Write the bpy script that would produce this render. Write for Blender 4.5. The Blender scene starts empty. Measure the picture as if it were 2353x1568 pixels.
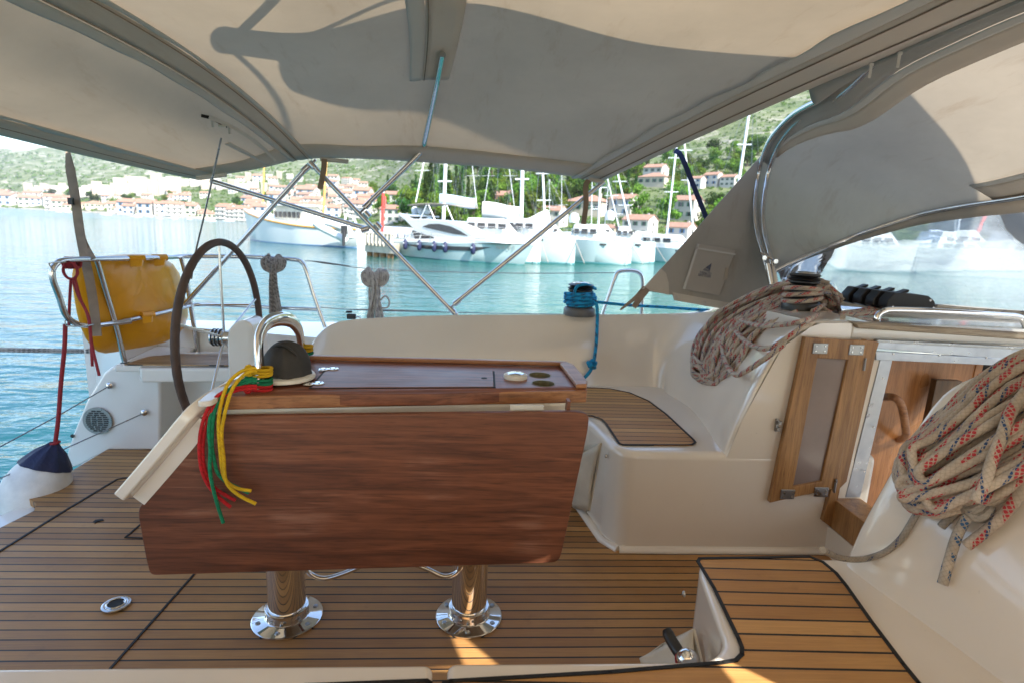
import bpy, bmesh, random
from math import *
from mathutils import Vector as Vec, Matrix
from mathutils.bvhtree import BVHTree
random.seed(7)
SC=bpy.context.scene; COL=SC.collection
# ---------------------------------------------------------------- camera model (lens, pitch, yaw, roll read off the horizon and the deck seams)
F=1307.;CX=1176.;CY=784.;H=1.25
PITCH=atan(260/F);YAW=radians(3.8);ROLL=0.042
h_=Vec((sin(YAW),cos(YAW),0)); r0=Vec((cos(YAW),-sin(YAW),0))
FW=(h_*cos(PITCH)+Vec((0,0,-sin(PITCH)))).normalized(); u0=h_*sin(PITCH)+Vec((0,0,cos(PITCH)))
RT=r0*cos(ROLL)+u0*sin(ROLL); UP=u0*cos(ROLL)-r0*sin(ROLL)
CAM=Vec((0,0,H))
def ray(x,y): return FW+RT*((x-CX)/F)-UP*((y-CY)/F)
def PZ(x,y,z): d=ray(x,y); return CAM+d*((z-H)/d.z)
def PY(x,y,Y): d=ray(x,y); return CAM+d*(Y/d.y)
def PX(x,y,X): d=ray(x,y); return CAM+d*(X/d.x)
def PD(x,y,D): return CAM+ray(x,y)*D          # D = depth along the view axis
def PYs(l): return [PY(*p) for p in l]
def lerp(a,b,t): return a+(b-a)*t
def lin(*c): return tuple(((v/255)/12.92 if v/255<=.04045 else ((v/255+.055)/1.055)**2.4) for v in c)
def cr(pts,n=8,closed=False):
    P=[Vec(p) for p in pts]; m=len(P); out=[]
    if m<3 and not closed: 
        return [P[0].lerp(P[-1],i/n) for i in range(n+1)]
    rng=range(m if closed else m-1)
    for i in rng:
        p1=P[i];p2=P[(i+1)%m]
        p0=P[i-1] if (closed or i>0) else p1*2-p2
        p3=P[(i+2)%m] if (closed or i+2<m) else p2*2-p1
        for k in range(n):
            t=k/n
            out.append(.5*((2*p1)+(p2-p0)*t+(2*p0-5*p1+4*p2-p3)*t*t+(3*p1-p0-3*p2+p3)*t**3))
    if not closed: out.append(P[-1])
    return out
# ---------------------------------------------------------------- mesh collector
class MB:
    def __init__(s): s.v=[];s.f=[];s.sm=[];s.uv=[];s.mi=[]
    def add(s,vs,fs,smooth=False,uvs=None,mi=0):
        o=len(s.v); s.v+= [Vec(v) for v in vs]
        for i,f in enumerate(fs):
            s.f.append([a+o for a in f]); s.sm.append(smooth); s.mi.append(mi)
            s.uv.append(uvs[i] if uvs else None)
        return s
    def hexa(s,b,t,mi=0): # b,t lists of 4 pts
        return s.add(list(b)+list(t),[(0,3,2,1),(4,5,6,7),(0,1,5,4),(1,2,6,5),(2,3,7,6),(3,0,4,7)],mi=mi)
    def box(s,c,size,R=None,mi=0):
        c=Vec(c);x,y,z=[a/2 for a in size]
        p=[Vec(q) for q in ((-x,-y,-z),(x,-y,-z),(x,y,-z),(-x,y,-z),(-x,-y,z),(x,-y,z),(x,y,z),(-x,y,z))]
        if R is not None: p=[R@q for q in p]
        p=[q+c for q in p]; return s.hexa(p[:4],p[4:],mi)
    def prism(s,poly,vec,mi=0,smooth=False):
        poly=[Vec(p) for p in poly];vec=Vec(vec);n=len(poly)
        s.add(poly+[p+vec for p in poly],[list(range(n))[::-1],list(range(n,2*n))]+[(i,(i+1)%n,n+(i+1)%n,n+i) for i in range(n)],smooth,mi=mi)
        return s
    def tube(s,pts,r,seg=10,closed=False,caps=True,flat=None,fdir=None,u0=0,mi=0):
        P=[Vec(p) for p in pts]; n=len(P)
        R=r if callable(r) else (lambda t:r)
        tan=[]
        for i in range(n):
            a=P[i-1] if (i>0 or closed) else P[i]; b=P[(i+1)%n] if (i<n-1 or closed) else P[i]
            t=(b-a); tan.append(t.normalized() if t.length>1e-9 else Vec((0,0,1)))
        nrm=Vec(fdir) if fdir else (Vec((0,0,1)) if abs(tan[0].z)<.9 else Vec((1,0,0)))
        vs=[];L=u0;us=[]
        for i in range(n):
            if fdir: nrm=Vec(fdir)
            t=tan[i]; nrm=(nrm-t*nrm.dot(t))
            nrm=nrm.normalized() if nrm.length>1e-6 else t.orthogonal().normalized()
            b=t.cross(nrm)
            if i: L+=(P[i]-P[i-1]).length
            us.append(L); rr=R(i/max(1,n-1))
            ra,rb=(rr,rr) if flat is None else (rr*flat[0],rr*flat[1])
            for k in range(seg):
                a=2*pi*k/seg; vs.append(P[i]+nrm*cos(a)*ra+b*sin(a)*rb)
        fs=[];uv=[]
        m=n if closed else n-1
        Ltot=L+((P[0]-P[-1]).length if closed else 0)
        for i in range(m):
            j=(i+1)%n; ui=us[i]; uj=us[j] if j>i else Ltot
            for k in range(seg):
                k2=(k+1)%seg
                fs.append((i*seg+k,i*seg+k2,j*seg+k2,j*seg+k)); uv.append([(ui,k/seg),(ui,(k+1)/seg),(uj,(k+1)/seg),(uj,k/seg)])
        if caps and not closed:
            fs.append(tuple(range(seg))[::-1]);uv.append([(us[0],.5)]*seg)
            fs.append(tuple((n-1)*seg+k for k in range(seg)));uv.append([(us[-1],.5)]*seg)
        return s.add(vs,fs,True,uv,mi=mi)
    def lathe(s,prof,c,axis=(0,0,1),seg=32,mi=0):
        c=Vec(c);ax=Vec(axis).normalized();a=ax.orthogonal().normalized();b=ax.cross(a)
        n=len(prof);vs=[]
        for r,z in prof:
            for k in range(seg):
                t=2*pi*k/seg; vs.append(c+ax*z+(a*cos(t)+b*sin(t))*max(r,1e-5))
        fs=[(i*seg+k,i*seg+(k+1)%seg,(i+1)*seg+(k+1)%seg,(i+1)*seg+k) for i in range(n-1) for k in range(seg)]
        fs.append(tuple(range(seg))[::-1]); fs.append(tuple((n-1)*seg+k for k in range(seg)))
        return s.add(vs,fs,True,mi=mi)
    def grid(s,rows,smooth=True,flip=False,mi=0):
        n=len(rows);m=len(rows[0]);vs=[p for r in rows for p in r]
        fs=[(i*m+j,i*m+j+1,(i+1)*m+j+1,(i+1)*m+j) for i in range(n-1) for j in range(m-1)]
        if flip: fs=[f[::-1] for f in fs]
        uv=[[(j/(m-1),i/(n-1)),((j+1)/(m-1),i/(n-1)),((j+1)/(m-1),(i+1)/(n-1)),(j/(m-1),(i+1)/(n-1))] for i in range(n-1) for j in range(m-1)]
        return s.add(vs,fs,smooth,uv,mi=mi)
def surf(rows,nu=6,nv=6):   # smooth surface through a coarse net
    r1=[cr(r,nv) for r in rows]; cols=list(zip(*r1)); c1=[cr(list(c),nu) for c in cols]
    return [list(r) for r in zip(*c1)]
def rpoly(pts,r,n=5):       # polygon with rounded corners (2-D or 3-D points)
    P=[Vec(p) for p in pts]; out=[];m=len(P)
    for i in range(m):
        a,b,c=P[i-1],P[i],P[(i+1)%m]; ri=r[i] if isinstance(r,(list,tuple)) else r
        d1=(a-b);d2=(c-b); l=min(ri,d1.length*.49,d2.length*.49)
        if ri<=0: out.append(b);continue
        s=b+d1.normalized()*l;e=b+d2.normalized()*l
        for k in range(n+1):
            t=k/n; out.append(s*(1-t)**2+b*2*t*(1-t)+e*t*t)
    return out
def fixn(me):
    bm=bmesh.new();bm.from_mesh(me);bmesh.ops.recalc_face_normals(bm,faces=bm.faces);bm.to_mesh(me);bm.free()
def build(name,mb,mats,parent=None,bevel=0,bseg=3,org=None,solid=0,sub=0,auto=35,weld=False,nrm=True):
    me=bpy.data.meshes.new(name)
    o=Vec(org) if org is not None else Vec((0,0,0))
    if parent is not None: o=Vec(parent.get('_o',(0,0,0)))
    me.from_pydata([v-o for v in mb.v],[],mb.f)
    if any(u is not None for u in mb.uv):
        ul=me.uv_layers.new(name='UVMap');k=0
        for fi,f in enumerate(mb.f):
            for c in range(len(f)):
                ul.data[k].uv=mb.uv[fi][c] if mb.uv[fi] else (0,0); k+=1
    me.polygons.foreach_set('use_smooth',mb.sm); me.polygons.foreach_set('material_index',mb.mi)
    if weld:
        bm=bmesh.new();bm.from_mesh(me);bmesh.ops.remove_doubles(bm,verts=bm.verts,dist=1e-5);bm.to_mesh(me);bm.free()
    if nrm: fixn(me)
    if not isinstance(mats,(list,tuple)): mats=[mats]
    for m in mats: me.materials.append(m)
    ob=bpy.data.objects.new(name,me);COL.objects.link(ob)
    if parent is not None: ob.parent=parent; ob['_o']=tuple(o)
    else: ob.location=o; ob['_o']=tuple(o)
    if not bevel and any(mb.sm) and hasattr(me,'set_sharp_from_angle'): me.set_sharp_from_angle(angle=radians(42))
    if solid: md=ob.modifiers.new('s','SOLIDIFY');md.thickness=solid;md.offset=0
    if bevel:
        md=ob.modifiers.new('b','BEVEL');md.width=bevel;md.segments=bseg;md.limit_method='ANGLE';md.angle_limit=radians(auto);md.harden_normals=False
        me.polygons.foreach_set('use_smooth',[True]*len(me.polygons))
        w=ob.modifiers.new('w','WEIGHTED_NORMAL');w.keep_sharp=False
    if sub: md=ob.modifiers.new('u','SUBSURF');md.levels=sub;md.render_levels=sub
    return ob
def tag(o,label=None,cat=None,group=None,kind=None):
    if label:o['label']=label
    if cat:o['category']=cat
    if group:o['group']=group
    if kind:o['kind']=kind
    return o
def thing(name,label,cat,loc,group=None):
    o=bpy.data.objects.new(name,None);COL.objects.link(o);o.location=Vec(loc);o['_o']=tuple(loc);o.empty_display_size=.1
    return tag(o,label,cat,group)
def dup(root,loc,rz=0,sc=1,label=None,group=None):
    r=root.copy();COL.objects.link(r);r.location=loc;r.rotation_euler=(0,0,rz);r.scale=(sc,)*3 if not isinstance(sc,tuple) else sc
    if label:r['label']=label
    if group:r['group']=group
    for ch in list(root.children):
        c=ch.copy();COL.objects.link(c);c.parent=r
        for g in ch.children:
            d=g.copy();COL.objects.link(d);d.parent=c
    return r
# ---------------------------------------------------------------- materials
class NT:
    def __init__(s,name):
        s.m=bpy.data.materials.new(name);s.m.use_nodes=True;s.t=s.m.node_tree;s.t.nodes.clear()
        s.out=s.n('ShaderNodeOutputMaterial')
    def n(s,typ,**kw):
        nd=s.t.nodes.new(typ)
        for k,v in kw.items(): setattr(nd,k,v)
        return nd
    def l(s,a,b): s.t.links.new(a,b)
    def val(s,inp,v):
        if hasattr(v,'is_linked') or hasattr(v,'links'): s.l(v,inp)
        else:
            if isinstance(v,(tuple,list)) and len(v)==3 and inp.type=='RGBA': v=(*v,1)
            inp.default_value=v
    def pb(s,**kw):
        b=s.n('ShaderNodeBsdfPrincipled')
        for k,v in kw.items(): s.val(b.inputs[k.replace('_',' ')],v)
        return b
    def done(s,sh): s.l(sh,s.out.inputs['Surface']); return s.m
    def obj(s): return s.n('ShaderNodeTexCoord').outputs['Object']
    def uvc(s): return s.n('ShaderNodeTexCoord').outputs['UV']
    def xyz(s,v):
        n=s.n('ShaderNodeSeparateXYZ');s.l(v,n.inputs[0]);return n.outputs
    def mp(s,v,scale=(1,1,1),rot=(0,0,0)):
        n=s.n('ShaderNodeMapping');s.l(v,n.inputs[0]);n.inputs['Scale'].default_value=scale;n.inputs['Rotation'].default_value=rot;return n.outputs[0]
    def noise(s,v,scale,detail=4,rough=.55,dist=0,out='Fac'):
        n=s.n('ShaderNodeTexNoise');s.l(v,n.inputs['Vector']);n.inputs['Scale'].default_value=scale;n.inputs['Detail'].default_value=detail;n.inputs['Roughness'].default_value=rough;n.inputs['Distortion'].default_value=dist
        return n.outputs[out]
    def ma(s,op,a,b=0,c=None,clamp=False):
        n=s.n('ShaderNodeMath',operation=op);n.use_clamp=clamp
        s.val(n.inputs[0],a);s.val(n.inputs[1],b)
        if c is not None:s.val(n.inputs[2],c)
        return n.outputs[0]
    def rng(s,v,a,b,c=0,d=1):
        n=s.n('ShaderNodeMapRange');s.val(n.inputs[0],v)
        for i,x in enumerate((a,b,c,d)): s.val(n.inputs[i+1],x)
        return n.outputs[0]
    def mix(s,f,a,b,bt='MIX'):
        n=s.n('ShaderNodeMix',data_type='RGBA',blend_type=bt);s.val(n.inputs[0],f);s.val(n.inputs[6],a);s.val(n.inputs[7],b);return n.outputs[2]
    def bump(s,h,st=.3,d=.01,nm=None):
        n=s.n('ShaderNodeBump');s.val(n.inputs['Height'],h);n.inputs['Strength'].default_value=st;n.inputs['Distance'].default_value=d
        if nm is not None:s.l(nm,n.inputs['Normal'])
        return n.outputs[0]
    def comb(s,x,y,z):
        n=s.n('ShaderNodeCombineXYZ');s.val(n.inputs[0],x);s.val(n.inputs[1],y);s.val(n.inputs[2],z);return n.outputs[0]
M={}
def plain(name,c,rough=.5,metal=0,bumpn=None,var=.12,coat=0,scale=8,trans=0):
    t=NT(name);o=t.obj();n=t.noise(o,scale,5)
    col=t.mix(t.rng(n,.3,.7,0,1),tuple(x*(1-var) for x in c),tuple(min(1,x*(1+var)) for x in c))
    kw=dict(Base_Color=col,Roughness=t.rng(n,.3,.7,max(0,rough*.85),min(1,rough*1.15)),Metallic=float(metal))
    b=t.pb(**kw)
    if coat: b.inputs['Coat Weight'].default_value=coat;b.inputs['Coat Roughness'].default_value=.08
    if bumpn: t.l(t.bump(t.noise(o,bumpn[0],4),bumpn[1],bumpn[2]),b.inputs['Normal'])
    M[name]=t.done(b.outputs[0]);return M[name]
def mk_gel(name,c):
    t=NT(name);o=t.obj();n=t.noise(o,2.2,5);s=t.noise(o,45,3,.7)
    col=t.mix(t.rng(n,.35,.7,0,1),c,tuple(x*.94 for x in c))
    col=t.mix(t.rng(s,.70,.78,0,.35),col,tuple(x*.62 for x in c))
    b=t.pb(Base_Color=col,Roughness=t.rng(n,.3,.7,.08,.22));b.inputs['Coat Weight'].default_value=.7;b.inputs['Coat Roughness'].default_value=.06
    t.l(t.bump(t.noise(o,3.5,2),.12,.02),b.inputs['Normal']);M[name]=t.done(b.outputs[0])
mk_gel('gelcoat',(.82,.745,.65)); mk_gel('gelcoat_white',(.84,.81,.76))
def mk_teak(name,dark,light,pitch=.045,rot=0,caulk=.0056,off=.0):
    t=NT(name);o=t.mp(t.obj(),rot=(0,0,rot));x,y,z=t.xyz(o)
    yy=t.ma('DIVIDE',t.ma('ADD',y,off+50*pitch),pitch);fr=t.ma('FRACT',yy);pid=t.ma('FLOOR',yy)
    w=t.n('ShaderNodeTexWhiteNoise',noise_dimensions='1D');t.l(pid,w.inputs['W'])
    gx=t.comb(t.ma('ADD',t.ma('MULTIPLY',x,2.2),t.ma('MULTIPLY',w.outputs['Value'],37.)),t.ma('MULTIPLY',y,70.),z)
    g=t.noise(gx,2.3,6,.65,.6);g2=t.noise(t.comb(t.ma('MULTIPLY',x,14.),t.ma('MULTIPLY',y,300.),z),1.5,3)
    big=t.noise(o,3.1,3)
    f=t.ma('ADD',t.ma('MULTIPLY',g,.75),t.ma('MULTIPLY',w.outputs['Value'],.5))
    f=t.ma('ADD',f,t.ma('MULTIPLY',t.ma('SUBTRACT',big,.5),.6))
    col=t.mix(t.rng(f,.30,.95,0,1),dark,light)
    col=t.mix(t.rng(g2,.55,.75,0,.25),col,tuple(v*.5 for v in dark))
    col=t.mix(t.rng(t.noise(o,7,4,.7),.62,.76,0,.3),col,tuple(v*.45 for v in dark))
    c=t.ma('LESS_THAN',fr,caulk/pitch)
    col=t.mix(c,col,(.012,.011,.011))
    b=t.pb(Base_Color=col,Roughness=t.rng(g,.3,.7,.42,.62))
    hh=t.ma('ADD',t.ma('MULTIPLY',g2,.25),t.ma('MULTIPLY',c,-1.2));t.l(t.bump(hh,.35,.0015),b.inputs['Normal'])
    M[name]=t.done(b.outputs[0])
mk_teak('teak',(.27,.125,.038),(.53,.285,.10),.0425)
mk_teak('teak_seat',(.37,.175,.055),(.64,.36,.13),.048,rot=radians(2.2))
mk_teak('teak_seat_far',(.40,.20,.07),(.64,.37,.14),.048,rot=0)
mk_teak('teak_aft',(.30,.17,.07),(.52,.33,.17),.03,rot=0)
def mk_wood(name,dark,light,rough=.35,ax='x',sc=1,pale=None,coat=.3):
    t=NT(name);o=t.obj();x,y,z=t.xyz(o)
    if ax=='x': v=t.comb(t.ma('MULTIPLY',x,1.6*sc),t.ma('MULTIPLY',y,26.*sc),t.ma('MULTIPLY',z,26.*sc));v2=t.comb(t.ma('MULTIPLY',x,9.*sc),t.ma('MULTIPLY',y,170.*sc),t.ma('MULTIPLY',z,170.*sc))
    else: v=t.comb(t.ma('MULTIPLY',x,22.*sc),t.ma('MULTIPLY',y,22.*sc),t.ma('MULTIPLY',z,1.6*sc));v2=t.comb(t.ma('MULTIPLY',x,300.*sc),t.ma('MULTIPLY',y,300.*sc),t.ma('MULTIPLY',z,14.*sc))
    a=t.noise(v,1.4,7,.62,.8);b_=t.noise(v2,1,3,.6);c=t.noise(o,4,3)
    col=t.mix(t.rng(a,.34,.68,0,1),dark,light)
    col=t.mix(t.rng(b_,.5,.72,0,.65),col,tuple(q*.45 for q in dark))
    if pale: 
        p=t.ma('MULTIPLY',t.rng(a,.5,.72,0,1),t.rng(c,.5,.68,0,.55));col=t.mix(p,col,pale)
    b=t.pb(Base_Color=col,Roughness=t.rng(c,.3,.7,rough*.8,rough*1.35));b.inputs['Coat Weight'].default_value=coat;b.inputs['Coat Roughness'].default_value=.25
    t.l(t.bump(b_,.2,.0006),b.inputs['Normal']);M[name]=t.done(b.outputs[0])
mk_wood('mahogany',(.105,.034,.016),(.275,.095,.043),.48,pale=(.42,.24,.17),coat=.08)
mk_wood('mahogany_top',(.13,.038,.018),(.30,.10,.045),.42,pale=(.36,.24,.2))
mk_wood('mahogany_edge',(.24,.09,.035),(.44,.20,.08),.4)
mk_wood('door_wood',(.24,.11,.035),(.48,.25,.09),.4,ax='z')
mk_wood('inner_wood',(.33,.13,.04),(.50,.22,.08),.3,ax='z',coat=.5)
mk_wood('weathered',(.22,.17,.12),(.48,.40,.30),.7,coat=0)
mk_wood('dark_wood',(.06,.03,.012),(.14,.07,.03),.5,ax='z')
def metal(name,c,r,aniso=0):
    t=NT(name);o=t.obj();n=t.noise(o,30,4)
    b=t.pb(Base_Color=c,Metallic=1.0,Roughness=t.rng(n,.3,.75,r*.7,r*1.6));M[name]=t.done(b.outputs[0])
metal('steel',(.66,.65,.64),.16);metal('chrome',(.80,.79,.78),.05);metal('alu',(.42,.44,.48),.36);metal('steel_dull',(.33,.33,.33),.32)
plain('black_plastic',(.018,.018,.020),.35,bumpn=(60,.1,.002));plain('dark_cap',(.035,.033,.032),.7,bumpn=(25,.5,.006),var=.3)
plain('winch_grey',(.12,.12,.125),.42);plain('rubber_black',(.01,.01,.01),.6);plain('leather',(.095,.062,.050),.75,bumpn=(120,.5,.002),var=.3,scale=14)
plain('navy',(.012,.018,.065),.6,bumpn=(14,.6,.02),var=.3);plain('fender_white',(.74,.73,.70),.45,bumpn=(30,.4,.004),var=.14,scale=12)
plain('white_plastic',(.72,.69,.62),.35);plain('webbing',(.30,.225,.165),.8,var=.2,scale=20,bumpn=(180,.4,.002));plain('webbing_dark',(.02,.035,.11),.8)
plain('red_cord',(.30,.022,.03),.75,bumpn=(250,.5,.002));plain('vinyl_pouch',(.66,.60,.50),.4,bumpn=(9,.3,.01))
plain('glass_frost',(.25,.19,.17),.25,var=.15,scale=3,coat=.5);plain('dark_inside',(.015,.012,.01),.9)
def mk_yellow():
    t=NT('yellow_vinyl');o=t.obj();n=t.noise(o,3.,4);c=t.n('ShaderNodeTexVoronoi',feature='DISTANCE_TO_EDGE');t.l(o,c.inputs['Vector']);c.inputs['Scale'].default_value=2.6
    col=t.mix(t.rng(n,.35,.7),(.80,.36,.008),(.66,.27,.006))
    b=t.pb(Base_Color=col,Roughness=.28);nn=t.bump(t.noise(o,4.5,2,.4,.6),.45,.05);nn=t.bump(t.rng(c.outputs[0],0,.03,0,1),.22,.004,nn);t.l(nn,b.inputs['Normal']);M['yellow_vinyl']=t.done(b.outputs[0])
mk_yellow()
def mk_rope(name,base,fleck,fleck2=None,per=.06,duty=.45,per2=.11,nb=5.):
    t=NT(name);u,v,_=t.xyz(t.uvc())
    k=nb/.02
    a=t.ma('FRACT',t.ma('ADD',t.ma('MULTIPLY',u,k/3),t.ma('MULTIPLY',v,nb)));b=t.ma('FRACT',t.ma('SUBTRACT',t.ma('MULTIPLY',u,k/3),t.ma('MULTIPLY',v,nb)))
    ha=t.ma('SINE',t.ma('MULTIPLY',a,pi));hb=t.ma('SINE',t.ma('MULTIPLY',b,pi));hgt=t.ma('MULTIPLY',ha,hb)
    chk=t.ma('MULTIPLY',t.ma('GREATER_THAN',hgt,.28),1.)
    o=t.obj();n=t.noise(o,25,4)
    col=t.mix(t.rng(n,.35,.7),base,tuple(x*.66 for x in base))
    band=t.ma('LESS_THAN',t.ma('FRACT',t.ma('ADD',t.ma('DIVIDE',u,per),v)),duty)
    side=t.ma('LESS_THAN',t.ma('FRACT',t.ma('ADD',t.ma('MULTIPLY',v,2.),t.ma('MULTIPLY',u,3.))),.55)
    col=t.mix(t.ma('MULTIPLY',t.ma('MULTIPLY',band,side),chk),col,fleck)
    if fleck2:
        band2=t.ma('LESS_THAN',t.ma('FRACT',t.ma('ADD',t.ma('DIVIDE',u,per2),t.ma('MULTIPLY',v,1.))),.10)
        col=t.mix(t.ma('MULTIPLY',band2,chk),col,fleck2)
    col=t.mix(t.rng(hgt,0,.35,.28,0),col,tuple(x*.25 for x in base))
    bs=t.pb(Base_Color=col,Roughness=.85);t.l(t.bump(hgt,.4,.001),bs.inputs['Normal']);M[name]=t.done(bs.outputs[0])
mk_rope('rope_red',(.56,.47,.38),(.42,.03,.035),(.03,.045,.12));mk_rope('rope_mix',(.53,.43,.34),(.42,.03,.04),(.02,.06,.16),per=.085,duty=.42,per2=.13)
mk_rope('rope_bluefleck',(.52,.45,.37),(.03,.10,.22),None,per=.04,duty=.45);mk_rope('rope_plain',(.40,.36,.31),(.05,.07,.15),None,per=.08,duty=.15)
mk_rope('rope_blue',(.012,.36,.72),(.03,.03,.06),None,per=.05,duty=.35);mk_rope('rope_grey',(.62,.57,.52),(.20,.17,.16),None,per=.05,duty=.6)
mk_rope('rope_dark',(.40,.36,.33),(.035,.025,.025),None,per=.025,duty=.6,nb=4.)
mk_rope('cord_yellow',(.80,.50,.01),(.55,.30,.01),None,per=.02,duty=.3);mk_rope('cord_green',(.006,.26,.12),(.003,.12,.06),None,per=.02,duty=.3);mk_rope('cord_red',(.62,.014,.02),(.35,.01,.01),None,per=.02,duty=.3)
def mk_fabric(name,c,trl,dirt=.5,tr_c=None):
    t=NT(name);o=t.obj();n=t.noise(o,1.7,6,.62);st=t.noise(t.mp(o,(9,2.2,2.2),(.4,.2,.7)),1.3,5,.7);w=t.noise(o,240,2);cw_=t.ma('SINE',t.ma('MULTIPLY',t.xyz(o)[0],900.))
    col=t.mix(t.rng(n,.35,.72,0,dirt),c,tuple(x*.68 for x in c))
    col=t.mix(t.rng(st,.56,.76,0,dirt*.7),col,(c[0]*.62,c[1]*.5,c[2]*.4))
    d=t.pb(Base_Color=col,Roughness=.85);nb=t.bump(w,.15,.0008);nb=t.bump(t.noise(o,4.,3),.35,.02,nb);t.l(nb,d.inputs['Normal'])
    tr=t.n('ShaderNodeBsdfTranslucent');t.val(tr.inputs[0],t.mix(1.,col,tr_c or (1,.9,.76),'MULTIPLY'))
    mx=t.n('ShaderNodeMixShader');mx.inputs[0].default_value=trl;t.l(d.outputs[0],mx.inputs[1]);t.l(tr.outputs[0],mx.inputs[2])
    M[name]=t.done(mx.outputs[0])
mk_fabric('canvas',(.565,.49,.395),.205,dirt=.62);mk_fabric('canvas_double',(.76,.70,.62),.24,dirt=.3);mk_fabric('canvas_hood',(.57,.53,.48),.26,dirt=.7);mk_fabric('canvas_pocket',(.56,.52,.47),.25,dirt=.3)
mk_fabric('canvas_band',(.42,.41,.385),.05);mk_fabric('canvas_fill',(.8,.74,.64),.62,dirt=.1);mk_fabric('zip_tape',(.64,.62,.58),.05,dirt=.25)  # the very translucent canvas serves the added curtain, for warm fill
def mk_clear():
    t=NT('clear_window');o=t.obj()
    x,y,z=t.xyz(o)
    n1=t.noise(t.mp(o,(.8,2.2,3.),(.5,.2,.9)),1.5,6,.6,.8);n2=t.noise(o,60,3,.7)
    rf=t.n('ShaderNodeBsdfRefraction');rf.inputs['IOR'].default_value=1.012;rf.inputs['Roughness'].default_value=.02;rf.inputs['Color'].default_value=(.88,.93,.93,1)
    nn=t.bump(t.noise(o,5.5,2,.5,.5),.5,.03);t.l(nn,rf.inputs['Normal'])
    tp=t.n('ShaderNodeBsdfTransparent');tp.inputs[0].default_value=(.86,.9,.9,1)
    m0=t.n('ShaderNodeMixShader');m0.inputs[0].default_value=.35;t.l(rf.outputs[0],m0.inputs[1]);t.l(tp.outputs[0],m0.inputs[2])
    df=t.n('ShaderNodeBsdfDiffuse');df.inputs[0].default_value=(.55,.58,.62,1);tr=t.n('ShaderNodeBsdfTranslucent');tr.inputs[0].default_value=(.55,.6,.65,1)
    md=t.n('ShaderNodeMixShader');md.inputs[0].default_value=.5;t.l(df.outputs[0],md.inputs[1]);t.l(tr.outputs[0],md.inputs[2])
    mx=t.n('ShaderNodeMixShader');t.l(t.ma('ADD',t.ma('ADD',t.rng(n1,.42,.68,.12,.46),t.rng(n2,.5,.8,0,.10)),t.rng(z,1.35,.98,0,.30)),mx.inputs[0]);t.l(m0.outputs[0],mx.inputs[1]);t.l(md.outputs[0],mx.inputs[2])
    gl=t.n('ShaderNodeBsdfGlossy');gl.inputs['Roughness'].default_value=.1;t.l(nn,gl.inputs['Normal'])
    fr=t.n('ShaderNodeFresnel');fr.inputs[0].default_value=1.35
    m2=t.n('ShaderNodeMixShader');t.l(fr.outputs[0],m2.inputs[0]);t.l(mx.outputs[0],m2.inputs[1]);t.l(gl.outputs[0],m2.inputs[2])
    M['clear_window']=t.done(m2.outputs[0])
mk_clear()
def onf(px,py):
    Y=2.25
    for _ in range(20): X=.508+(2.42-Y)*.147-.005;Y=PX(px,py,X).y
    return PX(px,py,X)
# ================================================================= OWN BOAT: cockpit moulding
YC=1.68
def mir(p): return Vec((p[0],2*YC-p[1],p[2]))
boat=thing('cockpit_moulding','glossy cream cockpit moulding of the sailing boat with teak laid seats and sole','boat hull',(0,YC,0))
def sheet(name,poly,mat,parent,t=.004,**k):
    mb=MB();mb.prism([Vec(p) for p in poly],(0,0,-t));return build(name,mb,mat,parent,**k)
def strip(poly,w,z,closed=True):     # thin dark line round a polygon
    mb=MB();P=[Vec(p) for p in poly];n=len(P)
    for i in range(n if closed else n-1):
        a,b=P[i],P[(i+1)%n];d=(b-a)
        if d.length<1e-5: continue
        s=Vec((-d.y,d.x,0)).normalized()*w/2;e=d.normalized()*w*.3
        mb.prism([a-s-e,b-s+e,b+s+e,a+s-e],(0,0,z))
    return mb
# sole
fl=[(-1.95,.2,0),(1.52,.2,0),(1.52,2.2,0),(1.0,3.1,0),(-1.95,3.02,0),(-1.95,2.60,0),(-1.93,2.47,0),(-1.955,2.42,0),(-1.95,2.30,0)]
fl[5:]=[PZ(62,1141,0),PZ(84,1156,0),PZ(78,1172,0),PZ(0,1211,0),Vec((-1.96,1.9,0))]
deckp=sheet('teak_sole',fl,M['teak'],boat,.03)
def seam(pts,w=.008):
    mb=strip([PZ(x,y,.0035) for x,y in pts],w,-.003,False);return mb
mbs=MB()
for pts in ([(-8,1268),(150,1170),(268,1099),(285,1096),(440,1096)],[(447,1315),(222,1568),(180,1620)],[(455,1238),(288,1232),(318,1206),(400,1140)]):
    m=seam(pts,.009 if pts[0][0]<300 else .007);mbs.add(m.v,m.f)
build('sole_seam',mbs,M['rubber_black'],boat)
mb=MB();mb.prism([PZ(x,y,.004) for x,y in ((214,1196),(220,1192),(236,1190),(238,1193),(224,1196),(218,1200))],(0,0,-.003));build('finger_hole',mb,M['rubber_black'],boat)
c=PZ(267,1388,.004);mb=MB();mb.lathe([(0.0,.0),(.041,0),(.041,.004),(.036,.006),(.03,.005),(.024,.002),(0,.002)],c,seg=40)
rp=build('ring_pull',mb,M['steel'],boat)
mb=MB();mb.tube([c+Vec((cos(a)*.026,sin(a)*.026,.006)) for a in [i*2*pi/30 for i in range(30)]],.0028,6,closed=True);build('pull_ring',mb,M['chrome'],rp)
mb=MB();mb.lathe([(0,0),(.023,0),(.023,.0015),(0,.0015)],c+Vec((-.004,0,.0035)),seg=30);build('pull_recess',mb,M['rubber_black'],rp)
# outer hull, side decks, transom lip
mb=MB()
hullp=[(-2.25,3.35),(-1.9,3.62),(-.5,3.78),(1.5,3.82),(4,3.6),(7,2.9),(9.5,YC)]
poly=[Vec((x,y,.60)) for x,y in hullp]+[mir((x,y,.60)) for x,y in hullp[::-1][1:]]
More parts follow.
